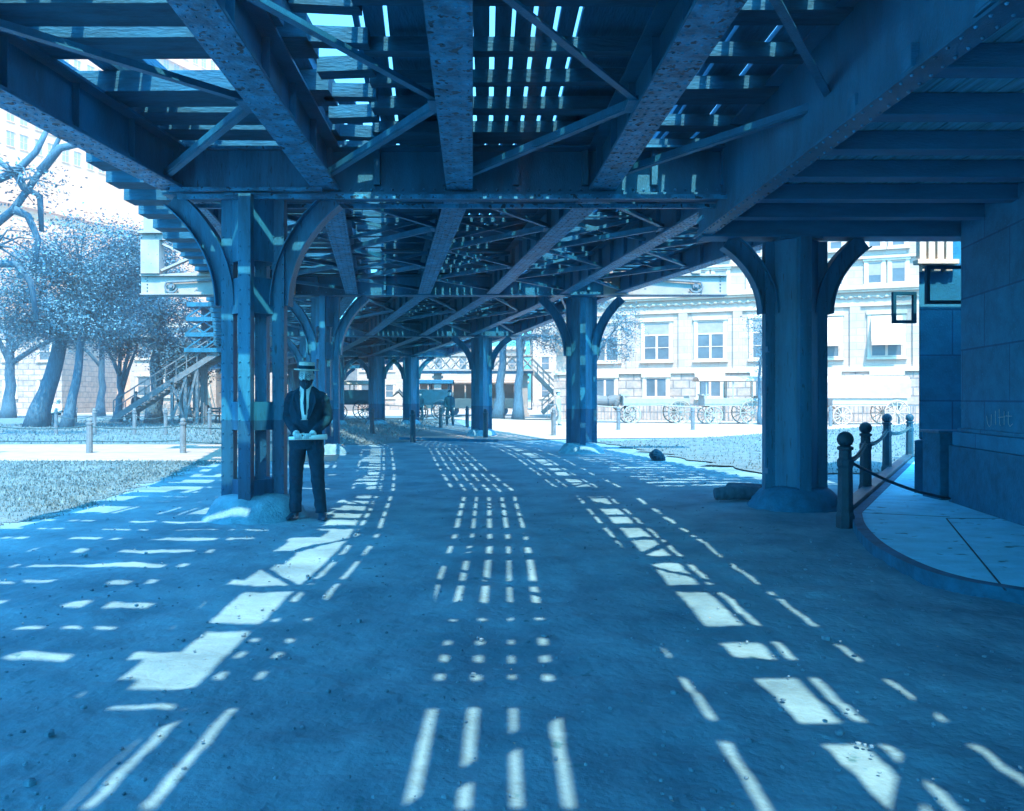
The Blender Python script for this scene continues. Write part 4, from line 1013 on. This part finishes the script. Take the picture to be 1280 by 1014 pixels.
    for l, s in zip(LG, (-1, 1)):
        f_ = Vector(l[2]); q = MB(); fx = s * (.035 if hi else .02)
        q.rings([(f_.x, f_.y - .055, f_.z - .09, .045, .125), (f_.x + fx * .3, f_.y - .06, f_.z - .065, .046, .125), (f_.x + fx * .2, f_.y - .035, f_.z - .04, .04, .095), (f_.x, f_.y - .0, f_.z - .01, .038, .055), (f_.x, f_.y, f_.z + .04, .036, .045)], 16)
        if hi: q.xf(Matrix.Translation(f_) @ Matrix.Rotation(s * .32, 4, 'Z') @ Matrix.Translation(-f_))
        fuse(q, 'shoe', M['leather'], p, .008 if hi else .016, sm=2)
    hr = MB(); hr.rings([(0, .035, hz - .055, .066, .062), (0, .03, hz, .081, .082), (0, .02, hz + .05, .082, .096), (0, .012, hz + .1, .068, .09), (0, .01, hz + .125, .03, .04)], 16); hr.build('hair', M['hair'], p, smooth=True, local=True)
    if hi:
        bd = MB(); bd.rings([(0, -.062, hz - .158, .018, .020), (0, -.060, hz - .14, .040, .040), (0, -.048, hz - .105, .060, .058), (0, -.038, hz - .075, .070, .068), (0, -.03, hz - .052, .072, .070), (0, -.02, hz - .036, .070, .058)], 20)
        for s in (-1, 1): bd.tube([(s * .003, -.110, hz - .047), (s * .02, -.108, hz - .052), (s * .04, -.092, hz - .066)], [.010, .011, .007], 8)
        for i, v in enumerate(bd.v): bd.v[i] = tuple(Vector(v) + Vector((1, 1, 1)) * .006 * noise.noise(Vector(v) * 60))
        bd.build('beard', M['hair'], p, smooth=True, local=True)
    if hat == 'straw':
        ht = MB(); t = hz + .075
        ht.rings([(0, .0, t - .004, .075, .10), (0, 0, t - .008, .135, .155), (0, 0, t - .003, .137, .157), (0, 0, t + .004, .135, .155), (0, 0, t + .006, .088, .108), (0, 0, t + .075, .086, .106), (0, 0, t + .082, .080, .10), (0, 0, t + .083, .02, .03)], 32)
        tl = Matrix.Translation(Vector((0, 0, t))) @ Matrix.Rotation(.06, 4, 'X') @ Matrix.Rotation(.05, 4, 'Y') @ Matrix.Translation(Vector((0, 0, -t)))
        ht.xf(tl); o = ht.build('hat', M['straw'], p, smooth=False, local=True)
        bn = MB(); bn.rings([(0, 0, t + .008, .0895, .1095), (0, 0, t + .046, .0885, .1085)], 32); bn.xf(tl); bn.build('hat_band', M['cloth'], o, local=True)
    elif hat:
        ht = MB(); t = hz + .07
        ht.rings([(0, 0, t - .006, .12, .14), (0, 0, t + .004, .12, .14), (0, 0, t + .008, .086, .106), (0, 0, t + .06, .082, .10), (0, 0, t + .10, .055, .07), (0, 0, t + .108, .01, .01)], 20)
        ht.build('hat', M[hat], p, smooth=True, local=True)
    return p
person(-2.31, 9.0, 'bearded man in straw boater and dark suit holding a paper roll beside the clustered column', rz=.06, pose='hold', hi=True, z=-.012)
m = MB(); m.tube([(-2.31 - .125, 9.0 - .262 - .006, .9), (-2.31, 8.735, .905), (-2.31 + .29, 8.725, .92)], [.019, .021, .030], 16)
rp = m.build('paper_roll', M['paper'], smooth=True); tag(rp, 'long white roll of paper held in both hands by the bearded man', 'paper roll')
person(PX(170, 47), 47, 'small dark figure walking away under the trees beside the wooden stair', rz=math.pi, pose='walk', hat='cloth', z=.014)
person(PX(562, 40), 40, 'small standing man in dark clothes and cap between two dark posts', rz=.3, pose='stand', hat='cloth', z=.02)
person(PX(64, 44), 44, 'left one of two people in pale clothes seated on the park bench', rz=.5, coat='shirt', pose='sit', hat='straw')
person(PX(73, 44), 44, 'right one of two people in pale clothes seated on the park bench', rz=-.3, coat='shirt', pose='sit', hat='straw')
person(PX(256, 44), 44, 'person in dark clothes seated on the bench right of the stair trestle', rz=.2, pose='sit', hat='cloth')
person(PX(525, 49), 49, 'dark clothed man standing at the wheels of the far coach', rz=.6, pose='stand', hat='cloth', z=.02)
person(PX(698, 40), 40, 'man in grey clothes on the pale road just left of the banded column', rz=1.2, pose='walk', coat='wagon', legs='wagon', hat='wagon', z=.02)
def bench(x, y, L, label, rz=0):
    b_ = empty('park_bench', (x, y, 0), label, 'bench', 'park benches', rz=rz)
    for i in range(3): MB().box(-L / 2, L / 2, -.42 + i * .15, -.30 + i * .15, .42, .45).build('seat', M['palepost'], b_, local=True) if i == 0 else None
    MB().box(-L / 2, L / 2, -.28, .04, .42, .45).build('seat', M['palepost'], b_, local=True)
    m = MB(); m.box(-L / 2, L / 2, .08, .11, .6, .7); m.build('backrest', M['palepost'], b_, local=True); MB().box(-L / 2, L / 2, .08, .11, .76, .86).build('backrest', M['palepost'], b_, local=True)
    for s in (-1, 0, 1):
        m = MB(); x_ = s * (L / 2 - .1); m.xf(Matrix()); m.box(x_ - .03, x_ + .03, -.40, .09, .36, .415); m.box(x_ - .03, x_ + .03, -.40, -.34, 0, .355); m.box(x_ - .03, x_ + .03, .112, .15, 0, .88); m.build('leg', M['post'], b_, local=True)
bench(PX(68, 44), 44.05, 2.4, 'park bench with the two pale dressed people at far left')
bench(PX(250, 44), 44.05, 2.2, 'park bench with one dark seated person, right of the stair trestle')
# ------------------------------------------------------------------ horse and wagons
def horse(x, y, label, rz, mt='horse'):
    h = empty('horse', (x, y, .02), label, 'horse', rz=rz)          # faces local -x
    b_ = MB()
    b_.tube([(.85, 0, 1.28), (.6, 0, 1.27), (.2, 0, 1.2), (-.25, 0, 1.2), (-.6, 0, 1.24), (-.8, 0, 1.3)], [(.16, .15), (.27, .29), (.28, .31), (.27, .31), (.25, .33), (.15, .22)], 14)
    b_.tube([(-.55, 0, 1.3), (-.85, 0, 1.5), (-1.08, 0, 1.75), (-1.16, 0, 1.84)], [(.15, .26), (.11, .19), (.085, .13), (.08, .1)], 12)
    b_.tube([(-1.08, 0, 1.86), (-1.25, 0, 1.76), (-1.42, 0, 1.6), (-1.54, 0, 1.49)], [(.085, .10), (.085, .11), (.06, .075), (.05, .055)], 10)
    for s in (-1, 1):
        b_.tube([(-1.1, s * .05, 1.9), (-1.09, s * .06, 1.98), (-1.09, s * .062, 2.04)], [.03, .028, .008], 6)
        b_.tube([(-.55, s * .16, 1.15), (-.58, s * .17, .78), (-.56, s * .17, .50), (-.56, s * .17, .16), (-.62, s * .17, .04)], [.11, .065, .045, .04, .055], 9)
        b_.tube([(.66, s * .16, 1.2), (.52, s * .18, .86), (.78, s * .18, .56), (.74, s * .18, .18), (.67, s * .18, .04)], [.18, .11, .055, .042, .055], 9)
    fuse(b_, 'body', M[mt], h, .024)
    MB().tube([(.95, 0, 1.3), (1.08, 0, 1.1), (1.08, 0, .75), (1.04, 0, .5)], [.035, .06, .07, .02], 8).build('tail', M['hair'], h, smooth=True, local=True)
    m = MB(); m.tube([(-1.1, 0, 1.93), (-.92, 0, 1.72), (-.66, 0, 1.54)], [.03, .05, .03], 6); m.build('mane', M['hair'], h, smooth=True, local=True)
    m = MB(); m.tube([(-.62, .27 * math.cos(a), 1.28 + .36 * math.sin(a)) for a in [k * math.pi / 8 for k in range(17)]], .035, 6, cap=False); m.tube([(.1, .31 * math.cos(a), 1.2 + .33 * math.sin(a)) for a in [k * math.pi / 8 for k in range(17)]], .02, 6, cap=False)
    m.build('harness', M['leather'], h, local=True)
    return h
def wheel(parent, x, y, r, mt):
    w = MB(); n = 28
    w.tube([(x + r * math.cos(2 * math.pi * k / n), y, r + r * math.sin(2 * math.pi * k / n)) for k in range(n + 1)], .035, 6, cap=False)
    o = w.build('wheel', M[mt], parent, smooth=True, local=True)
    MB().tube([(x, y - .09, r), (x, y + .09, r)], .085, 10).build('hub', M[mt], o, local=True)
    for k in range(12):
        a = 2 * math.pi * k / 12; MB().bar((x + .07 * math.cos(a), y, r + .07 * math.sin(a)), (x + (r - .03) * math.cos(a), y, r + (r - .03) * math.sin(a)), .035, .03, up=(0, 1, 0)).build('spoke', M[mt], o, local=True)
def wagon(x, y, label, rz, body, L=3.2, kind='flat', mt='wagon', cm='canvas'):
    w = empty('wagon', (x, y, .02), label, 'wagon', rz=rz)
    m = MB(); m.box(-L / 2, L / 2, -.7, .7, .95, 1.05); m.box(-L / 2, L / 2, -.72, -.66, 1.052, 1.35 if kind != 'coach' else 1.9); m.box(-L / 2, L / 2, .66, .72, 1.052, 1.35 if kind != 'coach' else 1.9)
    m.box(L / 2 - .05, L / 2, -.655, .655, 1.052, 1.5 if kind != 'coach' else 1.9); m.box(-L / 2, -L / 2 + .05, -.655, .655, 1.052, 1.5 if kind != 'coach' else 1.9); m.build('body', M[mt], w, local=True, bevel=.01)
    for s in (-1, 1): wheel(w, -L / 2 + .45, s * .82, .46, mt); wheel(w, L / 2 - .55, s * .82, .62, mt)
    MB().box(-L / 2 - .1, -L / 2 + .35, -.5, .5, 1.5, 1.58).build('seat', M[mt], w, local=True)
    for s in (-1, 1): MB().tube([(-L / 2, s * .4, .85), (-L / 2 - 2.3, s * .42, 1.0)], .03, 6).build('shaft', M[mt], w, local=True)
    if kind in ('canopy', 'cover', 'coach'):
        top = 2.25
        for s in (-1, 1):
            for q in (-L / 2 + .1, 0, L / 2 - .1): MB().box(q - .03, q + .03, s * .68 - .02, s * .68 + .02, 1.355 if kind != 'coach' else 1.905, top).build('canopy_post', M[mt], w, local=True)
        pr = [(-.8, top), (-.6, top + .16), (0, top + .24), (.6, top + .16), (.8, top)]
        m = MB()
        if kind == 'cover': pr = [(-.76, 1.36), (-.8, top - .1)] + pr[1:4] + [(.8, top - .1), (.76, 1.36)]
        n = len(pr); vs = [(-L / 2 - .3, a, b2) for a, b2 in pr] + [(L / 2 + .15, a, b2) for a, b2 in pr]
        m.add(vs, [(i, i + 1, n + i + 1, n + i) for i in range(n - 1)]); o = m.build('canopy', M[cm], w, local=True); o.modifiers.new('t', 'SOLIDIFY').thickness = .03
    return w
wagon(PX(818, 44), 44, 'low flat wagon loaded long and pale before the stone building, behind the pale horse', 0, 0, L=3.6, kind='flat', mt='wagon')
horse(PX(757, 44), 44, 'pale horse drawing the low flat wagon in front of the stone building', .05)
wagon(PX(912, 42.5), 42.5, 'canopied wagon with big spoked wheels, just left of the thick column', 0, 0, L=3.0, kind='canopy', mt='wagon')
wagon(PX(1085, 41), 41.5, 'white covered wagon passing between the thick column and the stone pier', 0, 0, L=3.8, kind='cover', mt='canvas')
horse(PX(1010, 41), 41.5, 'horse drawing the white covered wagon, mostly hidden by the thick column', .0)
wagon(PX(440, 52), 52, 'dark covered coach standing in the shade of the far columns, leftmost of the two', 0, 0, L=2.8, kind='coach', mt='darkwagon', cm='wagon')
horse(PX(520, 53), 53, 'dark horse standing between the far columns', 0, mt='darkhorse')
wagon(PX(538, 50), 50, 'dark open coach by the pale post under the lattice bridge', 0, 0, L=2.6, kind='coach', mt='darkwagon', cm='darkwagon')
# pale streetcar
sc = empty('streetcar', (PX(590, 66), 66, .02), 'long pale streetcar passing behind the middle column', 'streetcar')
m = MB(); m.box(-4.6, 4.6, -1.1, 1.1, .55, 1.35); m.build('body', M['canvas'], sc, local=True, bevel=.05)
MB().box(-4.7, 4.7, -1.2, 1.2, 2.55, 2.78).build('roof', M['canvas'], sc, local=True, bevel=.08); MB().box(-4.0, 4.0, -.6, .6, 2.785, 3.0).build('clerestory', M['canvas'], sc, local=True, bevel=.05)
for i in range(10):
    x = -4.5 + i; MB().box(x - .05, x + .05, -1.08, -1.0, 1.355, 2.545).build('post', M['canvas'], sc, local=True); 
MB().box(-4.4, 4.4, .9, .95, 1.355, 2.545).build('pane', M['blind'], sc, local=True)
for x in (-2.6, -1.4, 1.4, 2.6): MB().tube([(x, -.75, .38), (x, -.65, .38)], .38, 18).build('wheel', M['steel'], sc, local=True)
# ------------------------------------------------------------------ far lattice bridge with stair, left station stair
def stair(parent, a, b, w, mt, n=14, rails=True):
    a = Vector(a); b = Vector(b); d = b - a; 
    for s in (-w / 2, w / 2):
        o = Vector((0, s, 0)); MB().bar(a + o, b + o, .05, .28).build('stringer', M[mt], parent)
        if rails:
            m = MB(); m.bar(a + o + Vector((0, 0, .95)), b + o + Vector((0, 0, .95)), .05, .06); m.bar(a + o + Vector((0, 0, .55)), b + o + Vector((0, 0, .55)), .03, .04)
            for i in range(n // 2 + 1):
                p = a + d * (i / (n // 2)) + o; m.bar(p + Vector((0, 0, .1)), p + Vector((0, 0, .93)), .04, .04)
            m.build('handrail', M[mt], parent)
    m = MB()
    for i in range(n):
        p = a + d * ((i + .5) / n); m.box(p.x - .15, p.x + .15, p.y - w / 2 + .03, p.y + w / 2 - .03, p.z + .02, p.z + .05)
    m.build('tread', M[mt], parent)
def xpanel(m, x0, x1, y, z0, z1, t=.08):
    m.bar((x0, y, z0), (x1, y, z1), t, .05, up=(0, 1, 0)); m.bar((x0, y + .06, z1), (x1, y + .06, z0), t, .05, up=(0, 1, 0))
FB = empty('footbridge', (-3, 61, 0), 'far lattice sided station bridge on pale posts with a stair going down right', 'bridge')
for yy in (60.2, 62.2):
    m = MB(); m.box(-8, 1.6, yy - .05, yy + .05, 3.45, 3.6); m.box(-8, 1.6, yy - .05, yy + .05, 4.55, 4.7)
    m.build('chord', M['palesteel'], FB); m = MB()
    for i in range(12): xpanel(m, -7.9 + i * .79, -7.11 + i * .79, yy, 3.62, 4.53)
    m.build('lattice', M['palesteel'], FB)
MB().box(-8, 1.6, 60.26, 62.1, 3.3, 3.44).build('deck', M['joist'], FB)
for px in (547, 655):
    m = MB(); x = PX(px, 61); m.box(x - .28, x + .28, 60.9, 61.2, 0, 3.29); m.box(x - .4, x + .4, 60.8, 61.3, 0, .3); m.box(x - .4, x + .4, 60.8, 61.3, 2.9, 3.1); m.build('post', M['palesteel'], FB)
stair(FB, (1.5, 61, 3.5), (4.6, 61, .3), 1.4, 'palesteel'); stair(FB, (5.6, 58.5, 3.4), (2.2, 58.5, .3), 1.2, 'palesteel')
MB().box(4.9, 5.8, 57.8, 62, 3.2, 3.4).build('landing', M['palesteel'], FB)
MB().box(-8.2, 1.9, 60, 62.5, 5.9, 6.0).build('roof', M['steel'], FB)
for i in range(5): x = -7.8 + i * 2.3; MB().box(x - .06, x + .06, 60.3, 60.42, 4.71, 5.89).build('roof_post', M['palesteel'], FB)
SS = empty('station_stair', (-17, 42, 0), 'wooden station stair on a crossed timber trestle, climbing right through the trees at left', 'stair')
stair(SS, (-20.6, 42, .3), (-15.2, 42, 3.75), 1.3, 'palepost', n=20)
for yy in (41.45, 42.6):
    m = MB()
    for x in (-17.6, -16.9, -16.3): m.box(x - .07, x + .07, yy - .07, yy + .07, 0, 2.35 + (x + 17.6) * .6)
    m.bar((-17.6, yy - .1, .2), (-16.9, yy - .1, 2.3), .12, .05, up=(0, 1, 0)); m.bar((-16.9, yy - .1, .2), (-17.6, yy - .1, 2.2), .12, .05, up=(0, 1, 0)); m.bar((-16.9, yy - .1, .2), (-16.3, yy - .1, 2.8), .12, .05, up=(0, 1, 0))
    m.build('trestle', M['palepost'], SS)
for i, z in enumerate((3.75, 4.55, 5.35, 6.1)):
    MB().box(-16.9 + i * .05, -14.2, 41.2, 43, z, z + .22).build('landing_beam', M['steel'], SS)
    if i < 3:
        m = MB()
        for k in range(3): xpanel(m, -16.75 + k * .85, -15.95 + k * .85, 41.3, z + .24, z + .78)
        m.build('panel', M['steel'], SS); MB().box(-16.6, -14.4, 42.7, 42.8, z + .22, z + .79).build('siding', M['steel'], SS)
for x in (-16.4, -14.6): MB().box(x - .1, x + .1, 42.4, 42.6, 0, 3.74).build('post', M['palepost'], SS)
# ------------------------------------------------------------------ air
hz = MB().box(-140, 140, -14, 190, -1, 70).build('haze', bpy.data.materials.new('haze_air')); hz['kind'] = 'stuff'
hm = hz.data.materials[0]; hm.use_nodes = True; n = hm.node_tree.nodes; l = hm.node_tree.links
n.remove(n['Principled BSDF']); v = n.new('ShaderNodeVolumePrincipled'); v.inputs['Color'].default_value = (1, 1, 1, 1); v.inputs['Density'].default_value = 0.0024; v.inputs['Anisotropy'].default_value = .3
l.new(v.outputs[0], n['Material Output'].inputs['Volume'])
